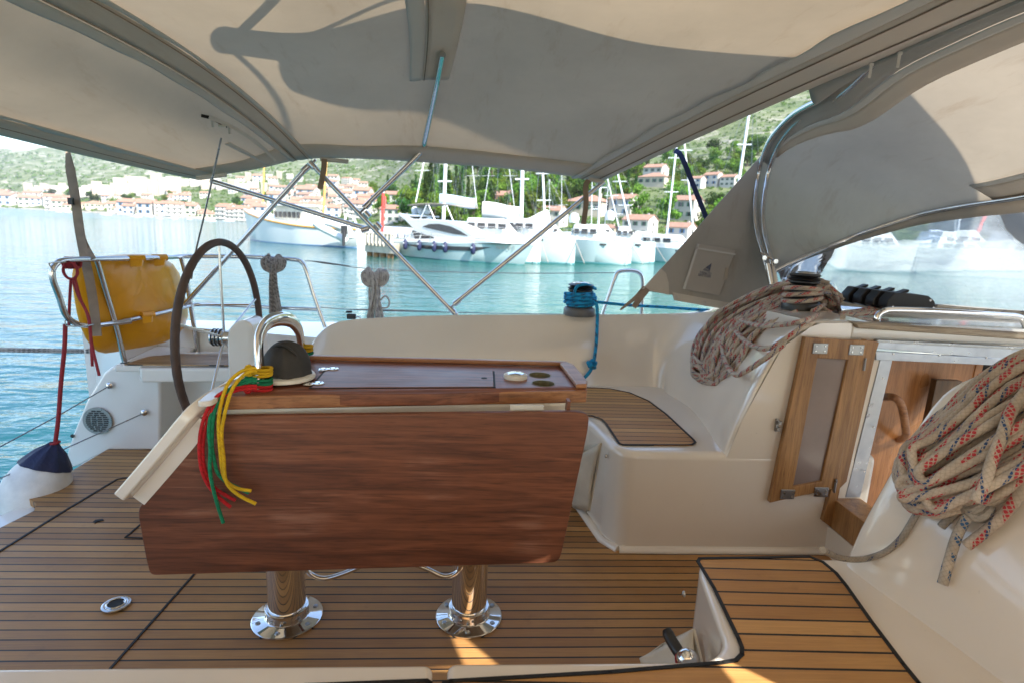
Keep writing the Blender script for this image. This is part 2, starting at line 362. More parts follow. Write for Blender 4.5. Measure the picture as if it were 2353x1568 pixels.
# side decks as ring pieces (port, starboard)
for sgn in (0,1):
    for (a,b) in zip(hullp[:-1],hullp[1:]):
        ya=3.12 if a[0]<2.4 else min(3.0,a[1]-.3);yb=3.12 if b[0]<2.4 else min(3.0,b[1]-.3)
        q=[Vec((a[0],min(ya,a[1]-.02),.6)),Vec((b[0],max(YC,min(yb,b[1]-.02)),.6)),Vec((b[0],b[1],.6)),Vec((a[0],a[1],.6))]
        if a[0]<-1: q[0].y=3.4 if a[0]<-2 else 3.45
        lo=[Vec((p.x,p.y,-1.35)) for p in q]
        if sgn:q=[mir(p) for p in q];lo=[mir(p) for p in lo]
        mb.hexa(lo,q)
build('side_deck',mb,M['gelcoat_white'],boat)
mb=MB();e=[PZ(62,1141,-.006),PZ(84,1156,-.006),PZ(78,1172,-.006),PZ(0,1211,-.006),Vec((-1.96,1.2,-.006)),Vec((-1.5,1.2,-.006)),Vec((-1.5,3.0,-.006)),PZ(250,1033,-.006)]
e2=[Vec((-2.03,3.0,-.04)),Vec((-2.01,2.62,-.04)),Vec((-1.985,2.56,-.04)),Vec((-1.99,2.42,-.04)),Vec((-2.03,2.3,-.04)),Vec((-2.03,.3,-.04)),Vec((-1.2,.3,-.04)),Vec((-1.2,3.0,-.04))]
mb.prism(e2,(0,0,-1.1));build('transom_step',mb,M['gelcoat_white'],boat,bevel=.012)
mb=MB();mb.prism([Vec((-1.2,.0,-.04)),Vec((4,.0,-.04)),Vec((4,3.35,-.04)),Vec((-1.2,3.35,-.04))],(0,0,-.6));build('bilge',mb,M['gelcoat_white'],boat)
# port quarter: wall with loudspeaker grille
Q=PYs([(150,1078,3.0),(153,1040,3.0),(165,1000,3.0),(198,920,3.0),(238,855,3.0),(258,840,3.0),(368,843,3.0),(368,1033,3.0),(250,1034,3.0),(185,1068,3.0)])
mb=MB();mb.prism(Q,(0,.42,.02));qw=build('quarter_wall',mb,M['gelcoat_white'],boat,bevel=.016,bseg=4)
gc=PY(225,965,2.992);mb=MB();mb.lathe([(.0,-.004),(.062,-.004),(.070,-.002),(.074,.002),(.074,.006),(0,.006)],gc,(0,-1,0),40)
gr=build('speaker_grille',mb,M['steel_dull'],boat)
mb=MB()
for i in range(11):
    z=-.054+i*.0108;w=sqrt(max(0,.06**2-z*z));k=max(1,int(w*2/.026));st=2*w/k
    for j in range(k): 
        x=-w+st*(j+.5);mb.box(gc+Vec((x,-.0068,z)),(st*.80,.002,.0068))
build('grille_slot',mb,M['rubber_black'],gr)
for px,py,n in ((252,884,0),(332,946,1)):
    c=PY(px,py,2.99);mb=MB();mb.lathe([(0,0),(.017,0),(.017,.006),(.008,.012),(.008,.02),(0,.022)],c,(0,-1,0),20);build('wire_eye',mb,M['steel'],boat)
for pts in ([(-160,1108),(0,1025),(140,950),(250,886)],[(-190,1180),(0,1098),(170,1020),(330,948)]):
    Y=[2.1,2.45,2.75,2.97];mb=MB();mb.tube([PY(p[0],p[1],y) for p,y in zip(pts,Y)],.0032,6)
    w=build('guard_wire',mb,M['steel_dull'],None,org=PY(*pts[-1],2.97));tag(w,('upper' if pts[-1][0]<300 else 'lower')+' steel guard wire across the open stern','guard wire','guard wires across the stern opening')
c=PY(167,1000,2.995);mb=MB();mb.lathe([(0,0),(.010,0),(.010,.004),(0,.005)],c,(0,-1,0),14);build('drain_plug',mb,M['black_plastic'],boat)
# recess and helm seat on the quarter
mb=MB();mb.prism(PYs([(366,866,3.22),(600,866,3.22),(600,1040,3.22),(366,1040,3.22)]),(0,.1,0));build('helm_locker',mb,M['gelcoat_white'],boat,bevel=.01)
sp=[PZ(318,846,.5),PZ(322,842,.5),PZ(545,842,.5),PZ(600,842,.5),PZ(600,800,.5),PZ(330,800,.5),PZ(268,836,.5)]
sp=[PZ(262,838,.497),PZ(600,838,.497),PZ(600,806,.497),PZ(470,806,.497),PZ(330,815,.497)]
mb=MB();mb.prism(sp,(0,0,-.035));build('helm_seat_top',mb,M['gelcoat_white'],boat,bevel=.008)
mb=MB();mb.prism([PZ(322,845,.492),PZ(600,845,.492),PZ(600,838,.492),PZ(318,838,.492)],(0,0,-.075));build('helm_seat_lip',mb,M['gelcoat_white'],boat,bevel=.012)
tk=[PZ(285,836,.503),PZ(560,838,.503),PZ(590,838,.503),PZ(590,812,.503),PZ(410,812,.503),PZ(340,818,.503)]
sheet('helm_seat_teak',tk,M['teak_aft'],boat,.005)
# --- benches (port; starboard mirrored) ------------------------------------------------
bench=[(-1.25,2.50,.42),(.40,2.50,.42),(.508,2.42,.42),(.552,2.12,.42),(.60,2.045,.42),(1.62,2.045,.42),(1.62,3.3,.42),(-1.25,3.3,.42)]
def mkbench(mirror,name,front_poly,rr):
    P=rpoly([Vec(p) for p in front_poly],rr,6)
    if mirror:P=[mir(p) for p in P]
    mb=MB();mb.prism([Vec((p.x,p.y,.42)) for p in P],(0,0,-.45));return build(name,mb,M['gelcoat'],boat,bevel=.03,bseg=5,auto=50)
mkbench(False,'port_bench',bench,[0,.02,.07,.05,.05,0,0,0])
sb=[(-.035,2.392,.42),(.49,2.392,.42),(.54,2.345,.42),(.585,2.08,.42),(.62,2.03,.42),(1.60,2.03,.42),(1.60,3.5,.42),(-.035,3.5,.42)]
mkbench(True,'starboard_bench',sb,[.02,.07,.05,.05,.06,0,0,.02])
sb2=[(-1.25,2.395,.42),(-.062,2.395,.42),(-.062,3.5,.42),(-1.25,3.5,.42)]
mkbench(True,'starboard_aft_bench',sb2,[0,.02,0,0])
# floor fillets
mb=MB()
def fillet(pts,side,r=.045):
    for a,b in zip(pts[:-1],pts[1:]):
        pass
mb.tube([Vec((.60,2.05,.0)),Vec((.8,2.045,0)),Vec((1.5,2.045,0))],.022,10);mb.tube([Vec((.50,2.42,0)),Vec((.55,2.12,0)),Vec((.60,2.05,0))],.022,10)
build('sole_fillet',mb,M['gelcoat'],boat)
def teakseat(name,pts,mat,z=.424):
    P=rpoly(pts,[p[3] if len(p)>3 else 0 for p in pts],6) if False else pts
    o=sheet(name,P,mat,boat,.004)
    m=strip(P,.0085,.0022);m.v=[v for v in m.v];build(name+'_border',m,M['rubber_black'],boat);return o
pt=[PZ(x,y,.424) for x,y in ((1240,888),(1340,889),(1400,892),(1446,901),(1490,920),(1530,950),(1592,1008),(1597,1015),(1590,1020),(1570,1021),(1430,1020),(1422,1017),(1392,972),(1382,962),(1360,954),(1330,953),(1240,953))]
teakseat('port_seat_teak',pt,M['teak_seat_far'])
st=[PZ(x,y,.424) for x,y in ((1607,1282),(1860,1278),(1890,1290),(1920,1315),(1944,1345),(2000,1425),(2075,1525),(2110,1568),(2190,1690),(1200,1690),(1024,1590),(1020,1568),(1035,1564),(1400,1543),(1660,1521),(1690,1516),(1704,1502),(1704,1486),(1697,1468),(1640,1350),(1603,1289))]
teakseat('starboard_seat_teak',st,M['teak_seat'])
st2=[PZ(x,y,.424) for x,y in ((700,1574),(980,1563),(988,1568),(960,1700),(700,1700))]
teakseat('aft_seat_teak',st2,M['teak_seat'])
# --- coaming / backrest surface ----------------------------------------------------------
def colm(b,m1,m2,t,o): return [Vec(b),Vec(m1),Vec(m2),Vec(t),Vec(o)]
def coaming(mirror):
    c=[]
    def tp(px,py,Y=3.1): return PY(px,py,Y)
    # columns: bottom, lower mid, upper mid, top edge, outer top
    A=[(-1.05,.36),(-.93,.50),(-.878,.597),(-.80,.675),(-.69,.712),(-.45,.736),(-.22,.751),(.1,.766),(.5,.779),(.8,.79),(1.02,.80)]
    for X,z in A:
        zb=.40
        c.append([Vec((X,2.99,min(zb,z-.03))),Vec((X,3.02,lerp(zb,z,.3))),Vec((X,3.06,lerp(zb,z,.7))),Vec((X,3.10,z)),Vec((X,3.125,z+.006)),Vec((X,3.25,z-.01))])
    c.append([Vec((1.03,2.85,.40)),Vec((1.06,2.92,.52)),Vec((1.14,3.0,.70)),Vec((1.20,3.07,.815)),Vec((1.22,3.10,.825)),Vec((1.3,3.22,.82))])
    c.append([Vec((1.06,2.62,.40)),Vec((1.10,2.68,.55)),Vec((1.22,2.78,.76)),Vec((1.32,2.86,.862)),Vec((1.335,2.89,.872)),Vec((1.5,3.1,.90))])
    c.append([Vec((1.03,2.36,.40)),Vec((1.08,2.38,.56)),Vec((1.20,2.46,.80)),Vec((1.31,2.54,.915)),Vec((1.33,2.56,.925)),Vec((1.5,2.7,.95))])
    c.append([Vec((.995,2.16,.40)),Vec((1.04,2.16,.56)),Vec((1.155,2.17,.835)),Vec((1.27,2.21,.932)),Vec((1.30,2.25,.945)),Vec((1.5,2.4,.955))])
    c.append([Vec((.985,2.075,.40)),Vec((1.03,2.068,.56)),Vec((1.150,2.066,.853)),Vec((1.25,2.070,.938)),Vec((1.29,2.085,.952)),Vec((1.5,2.11,.956))])
    c.append([Vec((.997,2.047,.40)),Vec((1.043,2.047,.56)),Vec((1.163,2.047,.850)),Vec((1.262,2.047,.930)),Vec((1.30,2.047,.945)),Vec((1.5,2.047,.950))])
    if mirror:c=[[mir(p) for p in r] for r in c]
    g=surf(c,5,5)
    mb=MB();mb.grid(g);return mb
cp=coaming(False);build('port_coaming',cp,M['gelcoat'],boat,weld=True)
cs=coaming(True);build('starboard_coaming',cs,M['gelcoat'],boat,weld=True)
# blend between seat and starboard coaming
# side walls beside the companionway
def wall(mirror):
    P=[(.985,2.047,-.02),(.997,2.047,.40),(1.043,2.047,.56),(1.163,2.047,.850),(1.262,2.047,.93),(1.30,2.047,.945),(1.425,2.047,.950),(1.425,2.047,.86),(1.46,2.047,.62),(1.47,2.047,-.02)]
    P=[Vec(p) for p in P]
    if mirror:P=[mir(p) for p in P]
    mb=MB();mb.prism(P,(0,-.04 if mirror else .04,0));return mb
build('port_cabin_side',wall(False),M['gelcoat'],boat);build('starboard_cabin_side',wall(True),M['gelcoat'],boat)
# cabin top
mb=MB()
ct=[(1.42,2.05,.952),(2.3,2.05,.945),(4.6,2.0,.93),(4.6,2.7,.90),(3.2,2.95,.90),(2.2,3.08,.90),(1.5,3.12,.88),(1.42,3.1,.88)]
mb.prism([Vec(p) for p in ct],(0,0,-.07));mb.prism([mir(p) for p in ct],(0,0,-.07))
mb.prism([Vec(p) for p in ((3.1,1.3,.94),(4.6,1.3,.94),(4.6,2.06,.94),(3.1,2.06,.94))],(0,0,-.3))
build('cabin_top',mb,M['gelcoat_white'],boat,bevel=.02)
# black box latch on cabin side
mb=MB();b=PY(1784,975,2.04)
mb.box(b,(.010,.010,.05));mb.box(b+Vec((.004,-.01,.012)),(.012,.012,.014));mb.box(b+Vec((.002,-.01,-.014)),(.012,.012,.014));build('door_catch',mb,M['steel_dull'],boat)
for px,py,Y in ((1393,1046,2.13),(1572,1363,1.22)):
    c=PY(px,py,Y) if Y>2 else PX(px,py,.548)
    if Y>2: c=onf(px,py)
    mb=MB();mb.lathe([(0,0),(.008,0),(.008,.004),(.004,.006),(.004,.002),(0,.002)],c,(-1,.05,0),14);build('locker_stud',mb,M['steel'],boat)
# pouches with handles
def pouch(P4,depth,lab,handle,ball=None):
    t=thing('vinyl_pouch',lab,'pouch',P4[3])
    mb=MB();P=[Vec(p) for p in P4];d=Vec(depth)
    top0,top1,bot1,bot0=P
    mb.prism([top0,top1,bot1,bot0],Vec((.004,0,0)))
    mid=(top0+top1)/2+d
    rowsT=[top0,top0.lerp(mid,.7)+(top1-top0)*.08-Vec((0,0,.045)),mid-Vec((0,0,.06)),top1.lerp(mid,.7)-(top1-top0)*.08-Vec((0,0,.045)),top1]
    rowsB=[bot0,bot0.lerp(bot1,.2)+d*.35,bot0.lerp(bot1,.5)+d*.5,bot0.lerp(bot1,.8)+d*.35,bot1]
    mb.grid(surf([rowsT,[a.lerp(b,.5)+d*.12 for a,b in zip(rowsT,rowsB)],rowsB],4,4))
    build('pouch_body',mb,M['vinyl_pouch'],t,solid=.004)
    for q in (top0.lerp(bot1,.12)-d*.02,top1.lerp(bot0,.12)-d*.02):
        m=MB();m.lathe([(0,0),(.005,0),(.004,.003),(0,.004)],q+Vec((-.003,0,0)),(-1,0,0),10);build('rivet',m,M['steel_dull'],t)
    return t
pp=pouch([onf(1338,1024),onf(1380,1016),onf(1353,1172),onf(1322,1160)],(-.07,0,0),'cream vinyl pouch on the seat end beside the hanging table leaf',None)
mb=MB();a=onf(1335,1034)+Vec((-.02,0,0));b=onf(1352,1050)+Vec((-.03,0,0));mb.tube([a,b],.013,12)
t=build('crank_grip',mb,M['black_plastic'],None,org=b);tag(t,'black winch handle grip sticking out of the pouch beside the table leaf','winch handle')
pouch([PX(1522,1478,.50),PX(1592,1444,.548),PX(1620,1560,.548),PX(1500,1575,.50)],(-.09,0,0),'cream vinyl pouch on the near seat end, holding a chrome ended handle',None)
t=thing('winch_crank','black winch handle with a polished round end in the near pouch','winch handle',PX(1570,1500,.49))
g0=PX(1532,1446,.46);g1=PX(1538,1462,.462);g2=PX(1556,1492,.47);g3=PX(1572,1512,.48)
mb=MB();mb.tube(cr([g0,g1,g2,g3],6),lambda q:.0135 if q>.2 else .011+.012*q,14);build('grip',mb,M['black_plastic'],t)
mb=MB();gcn=PX(1578,1514,.475);mb.lathe([(0,-.03),(.020,-.03),(.0235,-.01),(.024,.004),(.018,.017),(.008,.024),(0,.025)],gcn,(-.3,-.5,.82),28);build('handle_end',mb,M['chrome'],t)
mb=MB();mb.tube([gcn+Vec((cos(k*2*pi/24)*.0245,sin(k*2*pi/24)*.0205,sin(k*2*pi/24)*.0125-.004)) for k in range(24)],.0016,6,closed=True);build('red_ring',mb,M['red_cord'],t)

plain('cup_green',(.16,.15,.09),.5)
# ================================================================= TABLE
tz=.80
tb=thing('cockpit_table','folding mahogany cockpit table on two polished columns, near leaf hanging down','table',(-.28,1.65,0))
fl_,fr_=PZ(470,908,tz),PZ(1349,893,tz);br_=PZ(1303,839,tz);bl_=PZ(694,824,tz)
top=[PZ(475,906,tz),PZ(1000,904,tz),PZ(1347,892,tz),PZ(1349,884,tz),PZ(1318,846,tz),PZ(1300,838,tz),PZ(1000,829,tz),PZ(694,823,tz),PZ(640,830,tz),PZ(520,880,tz)]
mb=MB();mb.prism([p+Vec((0,0,-.0)) for p in top],(0,0,-.034));tt=build('tabletop',mb,M['mahogany_top'],tb,bevel=.005)
# cut the cup holes
cut=MB()
for px,py in ((1240,861),(1248,880)): cut.lathe([(0,-.06),(.033,-.06),(.033,.03),(0,.03)],PZ(px,py,tz),seg=32)
co=build('cut',cut,M['mahogany_top']);md=tt.modifiers.new('c','BOOLEAN');md.object=co;md.solver='EXACT'
bpy.context.view_layer.update();dg=bpy.context.evaluated_depsgraph_get();me=bpy.data.meshes.new_from_object(tt.evaluated_get(dg));tt.modifiers.clear();tt.data=me;me.set_sharp_from_angle(angle=radians(30));bpy.data.objects.remove(co)
for px,py in ((1240,861),(1248,880)):
    mb=MB();c=PZ(px,py,tz)
    mb.lathe([(.0328,-.033),(.0328,.0012),(.0350,.0012),(.0350,.0)],c,seg=32);del mb.f[-2:],mb.sm[-2:],mb.uv[-2:],mb.mi[-2:];build('cup_holder_liner',mb,M['cup_green'],tb);mb=MB();mb.lathe([(0,-.0355),(.033,-.0355),(.033,-.034),(0,-.034)],c,seg=32);build('cup_holder_floor',mb,M['white_plastic'],tb)
# raised rims
def rim(p,q,w,h,name,inward):
    mb=MB();p=Vec(p);q=Vec(q);n=Vec(inward);mb.prism([p,q,q+n*w,p+n*w],(0,0,h));build(name,mb,M['mahogany_edge'],tb,bevel=.004)
up=Vec((0,0,.0005))
rim(PZ(694,823,tz)+up,PZ(1301,838,tz)+up,.022,.014,'back_rim',(0,-1,0))
rr_=[PZ(1301,839,tz)+up,PZ(1318,846,tz)+up,PZ(1349,884,tz)+up,PZ(1347,892,tz)+up]
mb=MB();inn=[PZ(1285,842,tz)+up,PZ(1298,850,tz)+up,PZ(1322,889,tz)+up,PZ(1322,893,tz)+up]
mb.prism([rr_[0],rr_[1],rr_[2],rr_[3],inn[3],inn[2],inn[0]],(0,0,.014));build('end_rim',mb,M['mahogany_edge'],tb,bevel=.004)
# front edge board (lighter)
mb=MB();a=PZ(520,906,tz);b=PZ(1347,893,tz);mb.prism([a+Vec((0,-.012,-.001)),b+Vec((0,-.012,-.001)),b+Vec((0,-.0005,-.001)),a+Vec((0,-.0005,-.001))],(0,0,-.036));build('front_rim',mb,M['mahogany_edge'],tb,bevel=.004)
# lid with gap, hinges
lid=[PZ(712,890,tz+.002),PZ(750,846,tz+.002),PZ(1134,852,tz+.002),PZ(1136,888,tz+.002)]
m=strip([p for p in lid],.006,-.0015);build('lid_gap',m,M['rubber_black'],tb)
mb=MB();cc=sum(lid,Vec())/4;mb.prism([p.lerp(cc,.012)+Vec((0,0,.0012)) for p in lid],(0,0,-.003));build('locker_lid',mb,M['mahogany_top'],tb,bevel=.001)
mb=MB();mb.lathe([(0,0),(.009,0),(.009,.0012),(0,.0012)],PZ(1112,868,tz+.0025),seg=18);build('lid_finger_hole',mb,M['rubber_black'],tb)
for px,py in ((755,847),(720,880)):
    mb=MB()
    for s in (-1,1):
        c=PZ(px+s*11,py-s*.5,tz+.004)
        mb.lathe([(0,0),(.0165,0),(.015,.002),(0,.0025)],c,seg=24)
        for k in range(3): mb.lathe([(0,.0024),(.0025,.0024),(.002,.0032),(0,.0033)],c+Vec((cos(k*2.1+s)*.009,sin(k*2.1+s)*.009,0)),seg=8,mi=1)
    build('lid_hinge',mb,[M['chrome'],M['rubber_black']],tb)
c=PZ(1184,867,tz);mb=MB();mb.lathe([(0,0),(.036,0),(.037,.004),(.036,.011),(.031,.013),(0,.013)],c,seg=36);cap=build('cup_cap',mb,M['white_plastic'],tb)
mb=MB();mb.lathe([(0,.0135),(.026,.0135),(.025,.0155),(.012,.0175),(0,.018)],c,seg=32);build('cap_disc',mb,M['chrome'],cap)
# under-body
mb=MB();bx=[PZ(510,905,tz)+Vec((0,.004,-.036)),PZ(1310,898,tz)+Vec((0,.004,-.036)),PZ(1290,845,tz)+Vec((0,-.02,-.036)),PZ(700,835,tz)+Vec((0,-.02,-.036))]
mb.prism(bx,(0,0,-.12));build('table_locker',mb,M['white_plastic'],tb,bevel=.008)
mb=MB();mb.box(PY(1210,938,1.462)+Vec((0,0,0)),(.09,.004,.022));build('leaf_hinge_plate',mb,M['white_plastic'],tb)
mb=MB();mb.prism([PY(1304,921,1.46),PY(1311,921,1.46),PY(1308,946,1.46),PY(1301,946,1.46)],(0,.03,0));build('corner_bracket',mb,M['mahogany'],tb)
# hanging leaf
YL=1.432
lf=[(440,956),(1322,945),(1354,950),(1350,990),(1292,1262),(1284,1290),(1250,1293),(372,1320),(345,1321),(336,1290),(317,1185),(318,1165),(345,1130)]
lp=[PY(x,y,YL) for x,y in lf];lp=rpoly(lp,[.01,.02,.03,.03,.03,.03,.02,.04,.05,.04,.02,.02,.02],5)
mb=MB();mb.prism(lp,(0,.02,0));build('hanging_leaf',mb,M['mahogany'],tb,bevel=.004,auto=60)
# console arm (white)
arm=[PY(x,y,Y) for x,y,Y in ((640,850,1.68),(580,868,1.62),(520,893,1.53),(470,925,1.455),(440,955,1.43),(395,1010,1.43),(340,1075,1.43),(292,1130,1.43))]
mb=MB()
A=cr(arm,5);n=len(A);rows=[]
front=[];back=[];fi=[];bi=[]
W=.10;TH=.036
vs=[]
for i,p in enumerate(A):
    t=(A[min(i+1,n-1)]-A[max(i-1,0)]);t.normalize()
    up_=Vec((0,0,1)) if abs(t.z)<.95 else Vec((1,0,0))
    nn=Vec((t.z,0,-t.x)).normalized()
    if nn.z<0:nn=-nn
    w=TH*.5
    rows.append([p+nn*w+Vec((0,-.035,0)),p+nn*w+Vec((0,W,0)),p-nn*w+Vec((0,W,0)),p-nn*w+Vec((0,-.005,0)),p-nn*w*.6+Vec((0,-.035,0)),p+nn*w+Vec((0,-.035,0))])
mb.grid(rows,smooth=False);mb.add([r for r in rows[0][:-1]],[(0,1,2,3,4)]);mb.add([r for r in rows[-1][:-1]],[(4,3,2,1,0)])
build('leaf_support_arm',mb,M['gelcoat'],tb,weld=True,bevel=.006,auto=40)
rows=[]
for i,p in enumerate(A[12:]):
    t=(A[min(i+13,n-1)]-A[max(i+11,0)]);t.normalize();nn=Vec((t.z,0,-t.x)).normalized()
    if nn.z<0:nn=-nn
    a=p-nn*TH*.5;rows.append([a+Vec((0,.0,0)),a-nn*.035+Vec((0,-.0,0)),a-nn*.035+Vec((0,.08,0)),a+Vec((0,.08,0)),a])
mb=MB();mb.grid(rows,smooth=False);mb.add(rows[-1][:4],[(3,2,1,0)]);build('arm_flange',mb,M['gelcoat'],tb,weld=True)
# white console pod around compass
pod=[PZ(x,y,tz+.006) for x,y in ((452,922),(475,903),(505,885),(548,861),(590,842),(640,829),(690,826),(640,838),(600,853),(566,876),(530,895),(505,908),(484,920))]
mb=MB();mb.prism(rpoly(pod,.012,4),(0,0,-.014));build('console_top',mb,M['gelcoat_white'],tb,bevel=.006,auto=40)
pod2=[PZ(x,y,tz+.0065) for x,y in ((520,912),(515,901),(560,896),(622,893),(660,888),(700,875),(722,845),(760,850),(760,905))]
# columns
for nm,cx_,cy_ in (('a',-.573,1.652),('b',.006,1.655)):
    mb=MB();mb.lathe([(0,.02),(.057,.02),(.057,.66),(0,.66)],(cx_,cy_,0),seg=48);co=build('table_column',mb,M['chrome'],tb)
    mb=MB();mb.lathe([(0,0.001),(.108,.001),(.108,.006),(.104,.009),(.070,.012),(.066,.016),(.066,.045),(.063,.047),(.058,.047),(0,.047)],(cx_,cy_,0),seg=56);build('column_flange',mb,M['chrome'],co)
    for k in range(6):
        mb=MB();a=k*pi/3+.5;mb.lathe([(0,.009),(.009,.009),(.007,.013),(0,.0135)],(cx_+cos(a)*.088,cy_+sin(a)*.088,0),seg=12);build('flange_screw',mb,M['steel_dull'],co)
    for k in range(5):
        mb=MB();a=-pi/2-1+k*.6;d=Vec((cos(a),sin(a),0));mb.lathe([(0,0),(.005,0),(.004,.002),(0,.002)],Vec((cx_,cy_,.030))+d*.0655,d,10);build('flange_screw',mb,M['steel_dull'],co)
for pts in ([(700,1290),(712,1315),(742,1327),(785,1317),(850,1290)],[(930,1285),(980,1305),(1020,1322),(1050,1312),(1058,1288)]):
    mb=MB();mb.tube(cr([PY(x,y,1.60) for x,y in pts],8),.0075,12);build('foot_rail',mb,M['chrome'],tb)
# ================================================================= COMPASS, GRAB HANDLE
cb=thing('compass','ship compass under a grey weathered cover on the table console','compass',PZ(657,872,tz))
cc=PZ(655,866,tz+.008)
mb=MB();mb.lathe([(0,0),(.082,0),(.083,.004),(.080,.010),(.068,.013),(0,.013)],cc,seg=44);build('base_ring',mb,M['white_plastic'],cb)
mb=MB();R=.064
prof=[(0,.012),(R*1.06,.012),(R*1.08,.018),(R*1.03,.026)]+[(R*cos(a)*(1.0),.03+R*1.18*sin(a)) for a in [i*pi/2/12 for i in range(12)]]+[(0,.03+R*1.18)]
mb.lathe(prof,cc,(.10,.05,1),44)
for v in mb.v:
    a=atan2(v.y-cc.y,v.x-cc.x);k=.0022*sin(a*5+1)+.0015*sin(a*9);v.x+=cos(a)*k;v.y+=sin(a)*k
cv=build('cover',mb,M['dark_cap'],cb)
mb=MB();arc=[cc+Vec((.10,.05,1)).normalized()*.03+Vec((sin(q)*R*.95*.75,-cos(q*.0)*0-sin(q)*R*.2+ -.032*cos(q)*1.0,cos(q)*R*1.08+.0)) for q in [-1.45+i*2.9/20 for i in range(21)]]
mb.tube(arc,.0045,8,flat=(1,1.6));build('cover_fold',mb,M['dark_cap'],cv)
mb=MB();mb.box(PY(690,866,1.585),(.016,.01,.018));build('cover_tab',mb,M['black_plastic'],cv)
hd=[PY(x,y,Y) for x,y,Y in ((598,893,1.50),(597,850,1.50),(594,800,1.51),(597,770,1.53),(612,744,1.57),(640,733,1.63),(668,737,1.70),(685,757,1.76),(691,785,1.80),(695,815,1.84),(697,845,1.86))]
mb=MB();mb.tube(cr(hd,8),.021,16,flat=(.48,1),fdir=None);hh=MB()
g=build('grab_handle',None or mb,M['chrome'],None,org=hd[0]);tag(g,'tall polished arch shaped grab handle over the compass','grab handle')
mb=MB();p=[PY(x,y,1.56) for x,y in ((570,848),(590,843),(592,880),(572,893))];mb.prism(p,(0,.02,0));sw=build('switch_panel',mb,M['navy'],None,bevel=.003,org=p[0]);tag(sw,'small dark switch housing behind the grab handle','switch')
# cords
def cord(name,label,matn,tails,wraps,r=.0046,cat='cord'):
    t=thing(name,label,cat,wraps[0][0])
    for w in wraps:
        mb=MB();mb.tube(w,r,8,closed=True);build('wrap',mb,M[matn],t)
    if tails:
        for tl in tails:
            mb=MB();mb.tube(cr(tl,8),r,8);build('tail',mb,M[matn],t)
    return t
def wrapring(px,py,Y,w=.0285,d=.019,tilt=0,dz=0):
    c=PY(px,py,Y)+Vec((0,0,dz));return [c+Vec((cos(a)*w,sin(a)*d,tilt*cos(a)*w+.001*sin(3*a))) for a in [k*2*pi/28 for k in range(28)]]
def knot(px,py,Y,h,w=.014): 
    c=PY(px,py,Y);return [c+Vec((cos(a)*.007,-abs(.006*sin(a/2)),sin(a)*h)) for a in [k*2*pi/16 for k in range(16)]]
T=lambda l:[PY(*p) for p in l]
cord('yellow_lanyard','yellow braided cord knotted round the near leg of the grab handle with hanging ends','cord_yellow',
 [T([(590,846,1.455),(575,846,1.45),(553,853,1.44),(530,872,1.43),(517,895,1.415),(506,935,1.405),(502,980,1.40),(506,1035,1.40),(511,1080,1.40),(521,1105,1.40),(545,1120,1.40),(577,1126,1.40)]),
  T([(590,852,1.455),(575,853,1.445),(558,862,1.435),(538,885,1.42),(525,915,1.405),(514,960,1.40),(509,1000,1.40),(514,1050,1.40),(517,1095,1.395),(528,1118,1.395),(552,1138,1.395),(588,1156,1.395)])],
 [wrapring(598,846,1.50),wrapring(598,853,1.50),wrapring(598,861,1.50,tilt=.12),knot(573,850,1.468,.013)])
cord('green_lanyard','green braided cord tied below the yellow one on the near leg of the grab handle','cord_green',
 [T([(590,869,1.455),(572,870,1.45),(548,878,1.44),(520,900,1.42),(498,930,1.41),(489,970,1.405),(487,1020,1.405),(491,1050,1.405),(500,1085,1.405),(520,1105,1.405),(545,1118,1.404),(572,1131,1.404)]),
  T([(590,874,1.455),(570,876,1.45),(540,888,1.44),(510,912,1.42),(487,945,1.41),(480,985,1.40),(483,1030,1.40),(482,1075,1.395),(487,1110,1.39),(500,1160,1.39),(513,1200,1.39)])],
 [wrapring(598,870,1.50),wrapring(598,878,1.50),knot(573,872,1.468,.012)])
cord('red_lanyard','red braided cord tied lowest on the near leg of the grab handle','cord_red',
 [T([(590,886,1.455),(572,886,1.45),(545,889,1.44),(515,898,1.42),(490,918,1.41),(472,950,1.405),(461,990,1.405),(458,1035,1.405),(464,1080,1.405),(480,1115,1.405),(505,1143,1.405),(530,1164,1.405)]),
  T([(590,891,1.455),(572,892,1.45),(548,895,1.44),(520,905,1.42),(494,930,1.41),(477,965,1.41),(467,1010,1.41),(466,1050,1.41),(475,1090,1.41),(494,1120,1.41),(520,1137,1.41),(541,1148,1.41)])],
 [wrapring(598,884,1.50),wrapring(598,892,1.50),knot(570,889,1.468,.012)])
cord('yellow_lanyard','yellow cord wrapped high on the far leg of the grab handle','cord_yellow',None,[wrapring(697,795,1.835,.027,.018),wrapring(697,803,1.84,.027,.018)])
cord('green_lanyard','green cord wrapped between yellow and red on the far leg of the grab handle','cord_green',None,[wrapring(698,810,1.85,.027,.018)])
cord('red_lanyard','red cord wrapped at the foot of the far leg of the grab handle','cord_red',None,[wrapring(699,822,1.86,.027,.018),wrapring(699,829,1.86,.027,.018)])
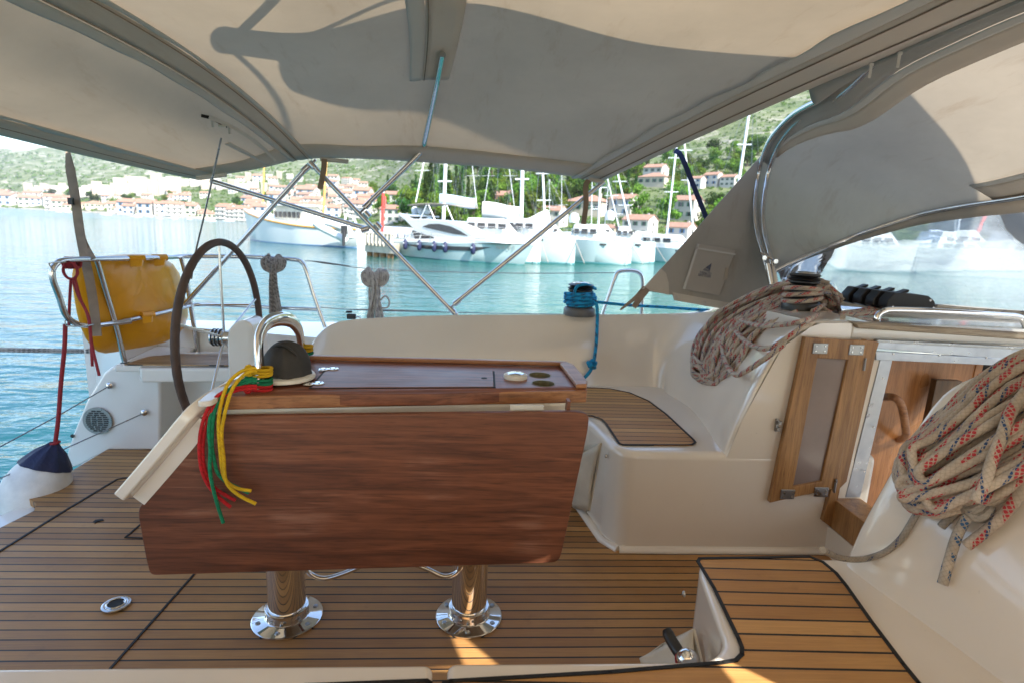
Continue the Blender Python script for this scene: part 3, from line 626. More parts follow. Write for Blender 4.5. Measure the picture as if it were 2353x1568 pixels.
# ================================================================= WHEEL AND PEDESTAL
XW=-1.15;hub=PX(515,775,XW);wh=thing('helm','steering stand with white rounded pedestal and large brown leather rimmed wheel','helm',Vec((hub.x,hub.y,0)))
RW=(PX(507,553,XW).z-hub.z);RW*=.985
mb=MB();ring=[hub+Vec((0,cos(a)*RW,sin(a)*RW)) for a in [k*2*pi/96 for k in range(96)]]
mb.tube(ring,lambda t:.0165+.0006*sin(t*300),12,closed=True);build('wheel_rim',mb,M['leather'],wh)
for k in range(5):
    a=radians(90+72*k);d=Vec((0,cos(a),sin(a)))
    mb=MB();mb.tube([hub+d*.02,hub+d*RW],.0062,10);build('wheel_spoke',mb,M['steel'],wh)
mb=MB();mb.lathe([(0,-.055),(.034,-.055),(.036,-.05),(.036,-.04),(.033,-.038),(.036,-.034),(.036,-.024),(.033,-.022),(.036,-.018),(.036,.0),(.030,.004),(.030,.03),(.036,.032),(.036,.05),(.02,.055),(0,.055)],hub,(1,0,0),28);build('wheel_hub',mb,M['steel'],wh)
for dx in (-.045,-.029,-.012): 
    mb=MB();mb.tube([hub+Vec((dx,cos(a)*.037,sin(a)*.037)) for a in [k*2*pi/24 for k in range(24)]],.0035,6,closed=True);build('hub_ring',mb,M['rubber_black'],wh)
pY=hub.y+.0
pd=PYs([(533,905,pY),(532,770,pY),(538,748,pY),(552,735,pY),(570,731,pY),(586,738,pY),(595,757,pY),(600,800,pY),(604,905,pY)])
pd[0].z=.02;pd[-1].z=.02
mb=MB();mb.prism(rpoly([p+Vec((0,-.05,0)) for p in pd],.03,4),(0,.15,0));build('pedestal',mb,M['gelcoat_white'],wh,bevel=.02,bseg=4)
# ================================================================= PUSHPIT, LIFELINES
pu=thing('pushpit_rail','bent steel tube rail round the port quarter of the stern','guard rail',PZ(285,832,.5))
def tb_(name,pts,r,mat,parent,n=8,seg=12,**k):
    mb=MB();mb.tube(cr(pts,n),r,seg,**k);return build(name,mb,M[mat],parent)
tr=[PY(x,y,Y) for x,y,Y in ((300,738,2.95),(250,744,2.86),(205,748,2.76),(172,742,2.66),(150,722,2.60),(135,680,2.58),(122,645,2.56),(120,622,2.56),(130,606,2.58),(150,598,2.62),(230,595,2.80),(300,594,2.96),(370,592,3.15),(410,590,3.3),(470,589,3.38),(560,590,3.42),(640,594,3.42),(680,597,3.42),(693,603,3.42),(702,618,3.41),(720,675,3.41),(747,752,3.40))]
tb_('top_rail',tr,.0125,'steel',pu)
tb_('mid_rail',[PY(x,y,Y) for x,y,Y in ((250,744,2.86),(330,728,3.02),(390,714,3.18),(430,704,3.32),(460,700,3.38),(560,703,3.42),(650,708,3.42),(733,711,3.41))],.011,'steel',pu)
for pts in ([(222,598,2.80),(240,660,2.84),(265,745,2.90),(287,832,2.93)],[(416,592,3.3),(430,650,3.33),(455,812,3.38)]):
    tb_('stanchion',[PY(*p) for p in pts],.0125,'steel',pu)
c=PY(287,832,2.93);mb=MB();mb.lathe([(0,-.012),(.024,-.012),(.02,0),(0,.002)],c,seg=20);build('stanchion_foot',mb,M['black_plastic'],pu)
tb_('gate_loop',[PY(x,y,2.55) for x,y in ((150,601),(118,604),(113,608),(124,625))],.003,'steel_dull',pu,n=2,seg=6)
tb_('gate_loop',[PY(x,y,2.62) for x,y in ((150,735),(153,748),(190,750),(215,745))],.003,'steel_dull',pu,n=2,seg=6)
tb_('wheel_strut',[PY(x,y,Y) for x,y,Y in ((460,700,3.36),(575,700,3.0),)],.006,'steel',pu,n=2)
# lifelines
for nm,pts,lab in (('upper',[(700,600,3.42),(716,600,3.44),(740,603,3.45),(840,617,3.46),(1000,624,3.5),(1200,628,3.55),(1412,627,3.58)],'upper'),('lower',[(736,706,3.42),(800,711,3.43),(900,714,3.46),(1100,719,3.5),(1290,722,3.55),(1390,722,3.6)],'lower')):
    t=thing('lifeline',lab+' wire lifeline along the port side between the stern rail and the gate','lifeline',PY(*pts[0]),'lifelines along the port side')
    P=[PY(*p) for p in pts];mb=MB();mb.tube(cr(P,5),.0026,6);build('wire',mb,M['steel_dull'],t)
    a=P[0].lerp(P[1],.5);b=P[2];
    mb=MB();mb.tube([P[1],P[1].lerp(P[3],.25),P[1].lerp(P[3],.7)],lambda q:.0065 if .2<q<.9 else .003,8);build('turnbuckle',mb,M['steel_dull'],t)
gt=thing('gate_stanchion','arched steel gate stanchion on the side deck behind the blue rope','stanchion',PY(1385,722,3.58))
tb_('gate_hoop',[PY(x,y,3.58) for x,y in ((1380,732),(1396,685),(1412,640),(1420,626),(1436,622),(1458,623),(1471,630),(1476,645),(1475,690),(1473,735))],.012,'steel',gt)
# mooring lines
for dy in (0,5):
    w=MB();w.tube(cr([PY(x,y+dy,Y) for x,y,Y in ((-60,799,3.3),(150,803,3.35),(400,803,3.4),(650,800,3.45),(860,799,3.5))],8),.0075,8);o=build('mooring_line',w,M['rope_dark'],None,org=PY(150,803,3.35));tag(o,'black and white mooring line stretched low behind the yellow bag','mooring line','mooring lines behind the yellow bag')
# winch handle / cam on aft coaming
t=thing('rail_fitting','small black cleat fitting on the aft end of the coaming','cleat',PY(806,735,3.25))
mb=MB();b=PY(807,727,3.25);mb.box(b,(.05,.03,.03));mb.box(b+Vec((-.012,0,.026)),(.035,.025,.012));build('cleat_body',mb,M['black_plastic'],t,bevel=.006)
mb=MB();mb.tube(cr([b+Vec((.02,0,0)),b+Vec((.05,0,-.005)),b+Vec((.05,0,-.03))],4),.004,6);build('cleat_pin',mb,M['steel'],t)
# yellow bag
def bag():
    F_=[(152,622,2.74),(170,596,2.78),(230,588,2.88),(300,583,3.02),(365,586,3.18),(400,625,3.26),(412,690,3.3),(420,738,3.3),(400,785,3.25),(340,800,3.12),(285,806,3.0),(235,820,2.92),(205,806,2.86),(182,755,2.8),(158,690,2.76)]
    out=[PY(*p) for p in F_];n=len(out);c=sum(out,Vec())/n;rows=[]
    for k in range(0,7):
        s=k/6;rows.append([c.lerp(p,s)+Vec((.03,-.085,0))*(1-s**2.6)*1.0 for p in out]+[c.lerp(out[0],s)+Vec((.03,-.085,0))*(1-s**2.6)])
    rows.append([p+Vec((-.02,.10,0)) for p in out+[out[0]]]);rows.append([c.lerp(p,.93)+Vec((-.03,.2,.0)) for p in out+[out[0]]]);rows.append([c+Vec((-.03,.22,0)) for p in out+[out[0]]])
    for r in rows:
        for p in r:
            q=Vec((p.x*9,p.z*9,p.y*9));p+=Vec((0,-1,0))*.012*(sin(q.x*1.7+q.y)+sin(q.y*2.3-q.x*.7))
    mb=MB();mb.grid([[p for p in r] for r in rows]);return mb
t=thing('yellow_bag','crumpled yellow vinyl lifesaving bag hanging from the stern rail','bag',PY(285,820,2.95))
build('bag_shell',bag(),M['yellow_vinyl'],t,weld=True,sub=1)
for px,py,Y,dx in ((313,594,2.98,18),(366,592,3.14,16),(338,723,3.035,14)):
    A_=PY(px-dx,py+(1 if py>700 else 0),Y-.03);B_=PY(px+dx,py-(1 if py>700 else 0),Y+.03);mb=MB();mb.tube([A_,B_],lambda q:.0175+.002*sin(q*9),12);mb.prism([PY(px-dx*.8,py+4,Y-.04),PY(px+dx*.8,py+4,Y-.01),PY(px+dx*.7,py+18,Y-.04),PY(px-dx*.7,py+20,Y-.06)],(0,.01,0));build('rail_loop',mb,M['yellow_vinyl'],t)
# webbing straps
def ribbon(pts,w,t_,wd=None):
    P=cr(pts,6);mb=MB();rows=[]
    for i,p in enumerate(P):
        tn=(P[min(i+1,len(P)-1)]-P[max(0,i-1)]).normalized();v=(p-CAM).normalized()
        s=Vec(wd).normalized() if wd else tn.cross(v).normalized();s=(s-tn*s.dot(tn)).normalized();q=s.cross(tn).normalized()*t_/2
        ww=w(i/(len(P)-1)) if callable(w) else w
        rows.append([p-s*ww/2-q,p+s*ww/2-q,p+s*ww/2+q,p-s*ww/2+q,p-s*ww/2-q])
    mb.grid(rows,smooth=False);mb.add(rows[0][:4],[(0,1,2,3)]);mb.add(rows[-1][:4],[(3,2,1,0)]);return mb
t=thing('webbing_strap','taupe webbing strap from the sunshade corner down over the yellow bag','strap',PY(220,775,2.75))
build('strap_run',ribbon([PY(x,y,Y) for x,y,Y in ((154,330,2.85),(160,380,2.84),(172,450,2.82),(183,530,2.79),(196,598,2.76),(205,640,2.74),(215,700,2.73),(223,772,2.72))],lambda q:.006+.034*min(1,q*6),.003,(1,.1,0)),M['webbing'],t)
build('strap_run',ribbon([PY(x,y,Y) for x,y,Y in ((156,333,2.87),(163,400,2.86),(176,480,2.84),(190,550,2.8),(213,596,2.74))],lambda q:.006+.022*min(1,q*6),.003,(1,.1,0)),M['webbing'],t)
b=PY(171,463,2.8);mb=MB();mb.box(b+Vec((-.012,-.006,0)),(.02,.014,.03));build('strap_buckle',mb,M['black_plastic'],t)
# red lines + fender
t=thing('red_line','dark red line hitched on the stern rail with two loose ends','line',PY(165,600,2.68))
for pts in ([(166,640,2.66),(180,680,2.66),(200,720,2.65),(208,770,2.65),(212,840,2.65)],[(172,640,2.65),(186,690,2.65),(204,730,2.64),(211,790,2.64),(228,862,2.63)],[(163,640,2.67),(160,690,2.67),(158,750,2.67)]):
    tb_('line_end',[PY(*p) for p in pts],.006,'red_cord',t)
for cx_ in (158,174):
    c=PY(cx_,604,2.68);mb=MB()
    for k in range(3):
        mb.tube([c+Vec((k*.010-.012,-cos(a)*.021,sin(a)*.022)) for a in [j*2*pi/18 for j in range(18)]],.0062,8,closed=True)
    build('line_hitch',mb,M['red_cord'],t)
mb=MB();c=PY(166,622,2.64);mb.tube([c+Vec((sin(a)*.030,-.012,cos(a)*.036)) for a in [j*2*pi/18 for j in range(18)]],.0062,8,closed=True);build('line_hitch',mb,M['red_cord'],t)
fn=thing('fender','large scuffed white fender with a dark blue fabric cap, hanging beside the stern','fender',PY(60,1150,2.55))
pa=PY(124,1020,2.62);pb_=PY(52,1205,2.50);ax=(pa-pb_).normalized();Lf=(pa-pb_).length
mb=MB();R=.135
prof=[(0,-.02)]+[(R*sin(a)**.8 if a>0 else 0,Lf*.42-Lf*.46*cos(a)) for a in [i*pi/2/8 for i in range(1,9)]]+[(R*.97,Lf*.52),(R*.86,Lf*.64),(R*.66,Lf*.77),(R*.4,Lf*.9),(R*.15,Lf*.97),(0,Lf*.98)]
mb.lathe(prof,pb_,ax,36);build('fender_body',mb,M['fender_white'],fn)
mb=MB();prof=[(R*.76,Lf*.72),(R*.775,Lf*.725),(R*.69,Lf*.78),(R*.44,Lf*.91),(R*.20,Lf*.985),(R*.10,Lf*1.03),(0,Lf*1.04)]
mb.lathe(prof,pb_,ax,36)
for v in mb.v:
    d=(v-pb_);h=d.dot(ax);q=d-ax*h;a=atan2(q.dot(ax.orthogonal()),q.dot(ax.cross(ax.orthogonal())));v+=q.normalized()*.004*sin(a*9) if q.length>.01 else Vec()
build('fender_cap',mb,M['navy'],fn)
t=thing('red_line','thick dark red line carrying the white fender','line',pa)
tb_('line_run',[PY(x,y,Y) for x,y,Y in ((150,745,2.64),(148,800,2.64),(140,880,2.64),(134,960,2.63),(127,1016,2.62))],.009,'red_cord',t)
mb=MB();c=PY(126,1016,2.62);mb.tube([c+Vec((sin(a)*.016,cos(a)*.016,.003*sin(a))) for a in [j*2*pi/18 for j in range(18)]],.007,8,closed=True)
mb.tube(cr([c,c+Vec((-.02,-.02,-.02)),c+Vec((-.025,-.03,-.05))],4),.008,8);build('line_knot',mb,M['red_cord'],t)
# ---- small hanging hanks
def hank(name,label,mat,cx_,y0,y1,Y,w,r,tail=None,seed=1):
    rn=random.Random(seed);t=thing(name,label,'rope coil',PY(cx_,y1,Y));mb=MB()
    # lark's head lobes
    for s in (-1,1):
        for k in range(8):
            f=k/7;bx=cx_+s*w*(.38+.62*f);ix=cx_+s*w*(.30-.22*f);top=y0-3-4*sin(f*pi)+rn.uniform(-2.5,2.5);bx+=rn.uniform(-2.5,2.5)
            P=[PY(cx_+s*w*(.32-.3*f),y0+w*1.25,Y-.035-.01*f),PY(lerp(cx_,bx,.75),y0+w*.95,Y-.04),PY(bx,y0+w*.45,Y-.035),PY(lerp(cx_,bx,.92),y0+2,Y-.028),PY(lerp(ix,bx,.5),top,Y-.01),PY(ix,y0+3,Y-.03),PY(ix,y0+w*.6,Y-.045)]
            mb.tube(cr(P,6),r,8,u0=rn.random())
    for k in range(13):
        x=cx_+rn.uniform(-.42,.42)*w;dx=rn.uniform(-.42,.42)*w
        yy=Y-.035-rn.random()*.02
        P=[PY(x*.5+cx_*.5,y0+w*.5,yy),PY(x,y0+(y1-y0)*.4,yy),PY(x+dx*.7,y0+(y1-y0)*.7,yy+.01),PY(x+dx*1.3,y1-rn.random()*10,yy)]
        mb.tube(cr(P,6),r,8,u0=rn.random())
    if tail: mb.tube(cr([PY(*p) for p in tail],8),r*.7,8)
    build('coil',mb,M[mat],t);return t
hank('rope_hank','black and white flecked rope hitched over the stern rail beside the wheel','rope_dark',627,594,724,3.40,26,.0075)
hank('rope_hank','worn grey rope hank hanging from the upper lifeline','rope_grey',860,624,738,3.45,30,.0072,tail=[(874,690,3.42),(885,680,3.42),(894,692,3.42),(890,706,3.42),(873,708,3.42)],seed=4)
tb_('thin_line',[PY(x,y,Y) for x,y,Y in ((508,318,2.9),(490,400,2.95),(468,500,3.0),(447,590,3.1),(440,640,3.2))],.0045,'steel_dull',thing('backstay_line','thin taut line running from the sunshade down to the stern rail','line',PY(440,640,3.2)))
# ================================================================= WINCHES
def winch(name,label,c,s=1.,axis=(0,0,1),base='winch_grey',topm='steel'):
    t=thing(name,label,'winch',c);c=Vec(c)
    mb=MB();mb.lathe([(0,0),(.082*s,0),(.084*s,.006),(.083*s,.030*s),(.078*s,.040*s),(.066*s,.046*s),(0,.046*s)],c,axis,36);build('winch_base',mb,M[base],t)
    mb=MB();mb.lathe([(0,.045*s),(.060*s,.045*s),(.052*s,.06*s),(.048*s,.09*s),(.053*s,.118*s),(.066*s,.128*s),(.066*s,.133*s),(0,.133*s)],c,axis,36);build('winch_drum',mb,M['black_plastic'],t)
    mb=MB();mb.lathe([(0,.136*s),(.060*s,.136*s),(.068*s,.140*s),(.070*s,.144*s),(.060*s,.148*s),(.055*s,.152*s),(.066*s,.158*s),(.068*s,.161*s),(.05*s,.168*s),(.02*s,.170*s),(0,.170*s)],c,axis,36);build('self_tailing_jaw',mb,M['black_plastic'],t)
    mb=MB();mb.lathe([(0,.169*s),(.045*s,.169*s),(.044*s,.174*s),(.018*s,.176*s),(.016*s,.170*s),(0,.170*s)],c,axis,30);build('winch_cap',mb,M[topm],t)
    return t
wc=PY(1330,724,3.13)
winch('sheet_winch','coaming winch buried under turns of bright blue rope',wc,1.06)
t=thing('blue_rope','bright blue rope wound round the coaming winch, end knotted above the seat','rope',wc)
mb=MB();rn=random.Random(3)
hz=.052
P=[]
for k in range(5*18):
    a=k*2*pi/18;R=.066+.014*sin(k*.071)**2+rn.uniform(-.002,.002);z=.054+.0150*k/18+ .005*sin(a*1.0+k*.02)
    P.append(wc+Vec((cos(a)*R,sin(a)*R,z)))
mb.tube(P,.0088,8)
for k in range(4):
    tl=rn.uniform(-.35,.35);a0=rn.random()*6;P=[wc+Vec((cos(a)*.085,sin(a)*.085,.075+k*.012+tl*.05*cos(a+a0))) for a in [j*2*pi/26 for j in range(26)]];mb.tube(P,.009,8,closed=True,u0=k*.3)
mb.tube(cr([PY(x,y,Y) for x,y,Y in ((1318,682,3.06),(1322,664,3.05),(1332,655,3.05),(1350,655,3.08),(1368,664,3.13))],6),.009,8)
build('winch_turns',mb,M['rope_blue'],t)
tb_('rope_tail',[PY(x,y,Y) for x,y,Y in ((1345,694,3.07),(1362,690,3.05),(1370,700,3.04),(1372,730,3.045),(1370,780,3.02),(1366,818,3.00),(1362,836,2.98),(1355,852,2.96),(1343,866,2.96),(1332,874,2.95))],.0095,'rope_blue',t)
mb=MB();c=PY(1359,836,2.955)
for k in range(3): mb.tube([c+Matrix.Rotation(k*1.1+.3,3,'X')@Matrix.Rotation(k*.9,3,'Y')@Vec((cos(a)*.022,sin(a)*.012,.012*cos(a*2))) for a in [j*2*pi/24 for j in range(24)]],.0095,8,closed=True)
build('rope_knot',mb,M['rope_blue'],t)
tb_('rope_lead',[PY(x,y,Y) for x,y,Y in ((1370,694,3.15),(1440,701,3.16),(1540,707,3.17),(1690,718,3.16))],.0085,'rope_blue',t)
wc2=PY(1838,712,2.42)
winch('halyard_winch','black topped halyard winch standing in the red flecked coil on the cabin top',wc2,.96,base='black_plastic',topm='steel_dull')
# ================================================================= BIG ROPE COILS, draped on the mouldings
bvhs=[]
def add_bvh(mb): bvhs.append(BVHTree.FromPolygons([v[:] for v in mb.v],mb.f))
add_bvh(cp);add_bvh(cs)
tmp=MB();tmp.prism([Vec(p) for p in ct],(0,0,-.4));tmp.prism([Vec((p.x,p.y,p.z)) for p in [PZ(1000,1275,.42),PZ(2600,1275,.42),PZ(2600,1900,.42),PZ(1000,1900,.42)]],(0,0,-.02));add_bvh(tmp)
def drape(x,y,lift,fb):
    d=ray(x,y).normalized();best=None
    for b in bvhs:
        h=b.ray_cast(CAM,d)
        if h[0] is not None and (best is None or h[3]<best): best=h[3]
    if best is None: return PY(x,y,fb)
    p=CAM+d*best
    lim=(PY(x,y,fb)-CAM).length if fb else 1e9
    dist=best-lift
    return CAM+d*dist
# port coil
t=thing('rope_coil','big red flecked rope coil hanging from the cabin top winch into the port cockpit corner','rope coil',PY(1640,870,2.6))
rn=random.Random(11);mb=MB()
spine=[Vec((x,y,w)) for x,y,w in ((1925,705,20),(1870,672,34),(1800,690,38),(1730,725,46),(1680,765,56),(1650,810,58),(1632,850,46),(1628,880,26))]
sp_=cr(spine,10);ns=len(sp_)-1
def at(tt): 
    q=max(0,min(1,tt))*ns;i=min(int(q),ns-1);return sp_[i].lerp(sp_[i+1],q-i)
def nrm2(tt):
    a=at(tt-.03);b=at(tt+.03);d=Vec((b.x-a.x,b.y-a.y,0)).normalized();return Vec((-d.y,d.x,0))
for L in range(22):
    a=rn.uniform(-.95,.3) if L%2 else rn.uniform(-.95,.95);b=rn.uniform(-.1,.95);e=rn.uniform(.80,.985) if L>4 else .99
    s0=rn.uniform(0,.12);lift=.012+.0042*L;pts=[]
    ph=rn.random()*6
    for k in range(9):
        tt=lerp(s0,e,k/8);c=at(tt);n_=nrm2(tt);w=a*c.z*(1-.3*(k==8))+5*sin(ph+k*1.3);pts.append((c.x+n_.x*w,c.y+n_.y*w))
    for k in range(8,-1,-1):
        tt=lerp(s0,e,k/8)-.02;c=at(tt);n_=nrm2(tt);w=b*c.z+5*sin(ph*2+k*1.1);pts.append((c.x+n_.x*w,c.y+n_.y*w))
    P=[drape(x,y,lift+.012*sin(i*.9+ph)**2,2.6) for i,(x,y) in enumerate(pts)]
    # smooth depth
    for _ in range(3):
        D=[(p-CAM).length for p in P];P=[CAM+(p-CAM).normalized()*((D[max(0,i-1)]+2*D[i]+D[min(len(P)-1,i+1)])/4) for i,p in enumerate(P)]
    mb.tube(cr(P,6),.0102,8,u0=rn.random()*2)
for k in range(3): # turns round the winch
    mb.tube([wc2+Vec((cos(a)*.076,sin(a)*.07,.05+.02*k+.012*cos(a+k))) for a in [j*2*pi/24 for j in range(24)]],.0102,8,closed=True,u0=k)
# front cross turns
for (x0,y0,x1,y1,x2,y2) in ((1700,735,1800,745,1900,715),(1690,760,1760,800,1850,745),(1655,770,1690,860,1800,790)):
    P=[drape(x,y,.12,2.5) for x,y in ((x0,y0),((x0+x1)/2-8,(y0+y1)/2+8),(x1,y1),((x1+x2)/2,(y1+y2)/2+6),(x2,y2))];mb.tube(cr(P,8),.0105,8)
# tangle at the winch foot
for k in range(9):
    c=Vec((1885,690,0));R=rn.uniform(14,44);P=[drape(c.x+cos(a)*R*rn.uniform(.8,1.1)+rn.uniform(-4,4),c.y+sin(a)*R*.45+rn.uniform(-10,10),.015+k*.008,2.5) for a in [j*2*pi/9 for j in range(9)]];mb.tube(cr(P,5,closed=True),.0100,8,closed=True)
P=[drape(x,y,.05,2.4) for x,y in ((1885,668),(1905,660),(1920,680),(1928,715),(1936,728))];mb.tube(cr(P,6),.0100,8)
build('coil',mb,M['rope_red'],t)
for k in range(4):
    P=[PY(1930+k*2,724-k*2,2.36+k*.02),PY(1975,722-k*3,2.42+k*.03),PY(2010,719-k*5,2.46+k*.045),PY(2040+k*-4,716-k*6,2.50+k*.06)]
    mb=MB();mb.tube(cr(P,8),.0095,8,u0=k*.4);build('lead_line',mb,M['rope_red'],t)
# starboard near coil
t=thing('rope_coil','large close rope coil with red and blue flecks hanging over the starboard coaming','rope coil',drape(2100,1100,.03,1.1))
mb=MB();rn=random.Random(23)
spine=[Vec((x,y,w)) for x,y,w in ((2580,860,105),(2470,900,120),(2360,955,128),(2275,1015,122),(2185,1068,102),(2105,1105,70),(2060,1120,38))]
sp_=cr(spine,10);ns=len(sp_)-1
for L in range(34):
    a=rn.uniform(-.98,.4);b=rn.uniform(-.3,.98)
    if L in(3,8,13): a=-.99
    if L in (5,9,15): b=.99
    e=rn.uniform(.80,.99);s0=-.02;lift=.018+.0042*L+rn.uniform(-.008,.010);pts=[];ph=rn.random()*6
    for k in range(9):
        tt=lerp(s0,e,k/8);c=at(tt);n_=nrm2(tt);w=a*c.z+7*sin(ph+k*1.1);pts.append((c.x+n_.x*w,c.y+n_.y*w))
    for k in range(8,-1,-1):
        tt=lerp(s0,e,k/8)-.02;c=at(tt);n_=nrm2(tt);w=b*c.z+7*sin(ph*2+k*1.1);pts.append((c.x+n_.x*w,c.y+n_.y*w))
    D0=1.30
    P=[]
    for i,(x,y) in enumerate(pts):
        P.append(drape(x,y,lift+.014*sin(i*.9+ph)**2,1.2))
    for _ in range(4):
        D=[min((p-CAM).length,1.75) for p in P];P=[CAM+(p-CAM).normalized()*((D[max(0,i-1)]+2*D[i]+D[min(len(P)-1,i+1)])/4) for i,p in enumerate(P)]
    mb.tube(cr(P,8),.0100,10,u0=rn.random()*2)
P=[drape(x,y,.17,1.1) for x,y in ((2372,880),(2325,940),(2298,1010),(2278,1060),(2262,1110),(2240,1150))];mb.tube(cr(P,8),.0105,10)
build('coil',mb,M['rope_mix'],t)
def tl(name,pts,mat,r,lift):
    P=[drape(x,y,lift(i/(len(pts)-1)),1.1) for i,(x,y) in enumerate(pts)]
    for _ in range(2):
        D=[(p-CAM).length for p in P];P=[CAM+(p-CAM).normalized()*((D[max(0,i-1)]+2*D[i]+D[min(len(P)-1,i+1)])/4) for i,p in enumerate(P)]
    mb=MB();mb.tube(cr(P,8),r,10);build(name,mb,M[mat],t)
tl('blue_flecked_end',[(2330,1020),(2290,1080),(2255,1130),(2225,1180),(2200,1225),(2182,1280),(2165,1340)],'rope_bluefleck',.0105,lambda q:.10-.085*q)
tl('red_flecked_end',[(2400,1010),(2370,1080),(2330,1150),(2280,1205),(2220,1252)],'rope_mix',.0115,lambda q:.10-.085*q)
tl('short_end',[(2260,1120),(2225,1150),(2190,1180),(2162,1208)],'rope_plain',.0088,lambda q:.05-.035*q)
tl('lead_line',[(2135,1140),(2105,1180),(2070,1235),(2030,1268),(1980,1283),(1935,1281),(1905,1270),(1890,1262)],'rope_plain',.0075,lambda q:.02-.012*q)
mb=MB();c=drape(2245,1170,.05,1.1)
for k in range(2): mb.tube([c+Matrix.Rotation(k*1.2+.3,3,'X')@Vec((cos(a)*.022,.01*sin(2*a),sin(a)*.02)) for a in [j*2*pi/24 for j in range(24)]],.009,8,closed=True)
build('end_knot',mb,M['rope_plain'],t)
# ================================================================= CABIN TOP FITTINGS
t=thing('rope_clutch','black four lever rope clutch on the cabin top in front of the clear window','rope clutch',PY(2080,712,2.5))
YK=2.46
side=[(2036,708),(2040,690),(2056,672),(2105,676),(2134,680),(2148,692),(2150,706),(2146,714),(2050,714)]
for k in range(4):
    dy=k*.075;S=[PY(x,y,YK)+Vec((-.012*k,dy,0)) for x,y in side];mb=MB();mb.prism(S,(0,.062,0));build('clutch_body',mb,M['black_plastic'],t,bevel=.006)
    a=PY(2048,690,YK)+Vec((-.012*k,dy+.01,.004));b=PY(2092,676,YK)+Vec((-.012*k,dy+.01,.008))
    mb=MB();q=Vec((0,.042,0));n_=Vec((0,0,.012));mb.hexa([a,b,b+q,a+q],[a+n_,b+n_,b+q+n_,a+q+n_]);build('clutch_lever',mb,M['black_plastic'],t,bevel=.004)
a=PY(2004,700,2.5);mb=MB();mb.prism(PYs([(1998,706,2.66),(2004,680,2.66),(2018,668,2.66),(2032,668,2.66),(2036,684,2.66),(2026,708,2.66)]),(0,.05,0));build('open_lever',mb,M['black_plastic'],t,bevel=.006)
for x,y in ((2050,705),(2143,707),(2136,690)):
    mb=MB();mb.lathe([(0,0),(.006,0),(.005,.004),(0,.005)],PY(x,y,YK),(0,-1,0),12);build('clutch_bolt',mb,M['steel'],t)
mb=MB();mb.tube(cr([PY(2150,703,2.52),PY(2250,712,2.5),PY(2420,722,2.48)],5),.008,8);o=build('halyard',mb,M['rope_plain'],None,org=PY(2150,703,2.52));tag(o,'thin pale halyard running forward from the rope clutch','rope')
gr_=[PY(x,y,Y) for x,y,Y in ((2012,742,2.12),(2016,726,2.12),(2028,717,2.12),(2050,713,2.12),(2150,716,2.12),(2300,725,2.12),(2335,728,2.12),(2350,736,2.12),(2358,755,2.12))]
mb=MB();mb.tube(cr(gr_,8),.013,14);o=build('cabin_grab_rail',mb,M['chrome'],None,org=gr_[0]);tag(o,'low polished grab rail along the cabin top above the companionway','grab rail')
cw=thing('companionway','companionway opening with aluminium frame, teak trim and wooden sill','companionway',PY(1940,1190,2.05))
def slab(name,poly,Y,dy,mat,parent=None,bevel=.002,**k):
    mb=MB();mb.prism([PY(x,y,Y) for x,y in poly],(0,dy,0));return build(name,mb,M[mat],parent if parent is not None else cw,bevel=bevel,**k)
mb=MB();a=PY(1962,741,2.03);b=PY(2440,770,2.03);mb.prism([a,b,b+Vec((0,0,-.028)),a+Vec((.02,0,-.022))],(0,.075,0));build('teak_trim',mb,M['weathered'],cw,bevel=.006)
slab('hatch_coaming',[(1960,752),(2450,780),(2450,812),(2012,783),(2005,800),(1975,782),(1962,772)],2.055,.04,'gelcoat')
slab('top_track',[(2018,783),(2450,806),(2450,838),(2012,800)],2.040,.012,'alu')
slab('top_track_lip',[(2016,780),(2450,802),(2450,809),(2014,786)],2.032,.02,'steel_dull')
slab('top_track_face',[(2012,806),(2450,832),(2450,846),(2012,826)],2.036,.015,'alu')
slab('side_track',[(2022,826),(2050,827),(1976,1141),(1942,1141)],2.043,.015,'alu')
slab('side_lip',[(2012,800),(2022,826),(1942,1142),(1922,1142)],2.047,.02,'gelcoat')
for x,y in ((2052,812),(2158,815),(2266,821),(2028,868),(2006,980),(1985,1082)):
    mb=MB();mb.lathe([(0,0),(.004,0),(.003,.0018),(0,.002)],PY(x,y,2.0345),(0,-1,0),10);build('frame_screw',mb,M['steel'],cw)
slab('door_post',[(1990,781),(2020,786),(2012,810),(1945,1105),(1930,1120),(1912,1212),(1890,1196),(1912,1110)],2.025,.045,'door_wood')
S=[PX(1912,1145,1.50),PX(1895,1195,1.47),PX(1945,1232,1.47),PX(1965,1165,1.50)]
sp=[PY(1914,1143,2.04),PY(1990,1143,2.04)]
sa=PY(1914,1144,2.04);z0=sa.z;sb_=Vec((sa.x,1.0,z0));mb=MB()
mb.hexa([Vec((sa.x,2.05,z0-.12)),Vec((sa.x,1.3,z0-.12)),Vec((sa.x+.12,1.3,z0-.12)),Vec((sa.x+.12,2.05,z0-.12))],[Vec((sa.x,2.05,z0)),Vec((sa.x,1.3,z0)),Vec((sa.x+.12,1.3,z0)),Vec((sa.x+.12,2.05,z0))]);build('wooden_sill',mb,M['door_wood'],cw,bevel=.004)
mb=MB();a=Vec((sa.x-.003,2.05,z0-.12));mb.hexa([Vec((sa.x-.0,2.05,-.1)),Vec((sa.x,1.3,-.1)),Vec((sa.x+.12,1.3,-.1)),Vec((sa.x+.12,2.05,-.1))],[Vec((sa.x,2.05,z0-.121)),Vec((sa.x,1.3,z0-.121)),Vec((sa.x+.12,1.3,z0-.121)),Vec((sa.x+.12,2.05,z0-.121))]);build('sill_riser',mb,M['gelcoat'],cw)
pnl=slab('veneered_panel',[(2030,815),(2248,826),(2205,990),(2170,1200),(1940,1200),(1960,1141)],2.17,.02,'inner_wood',cw)
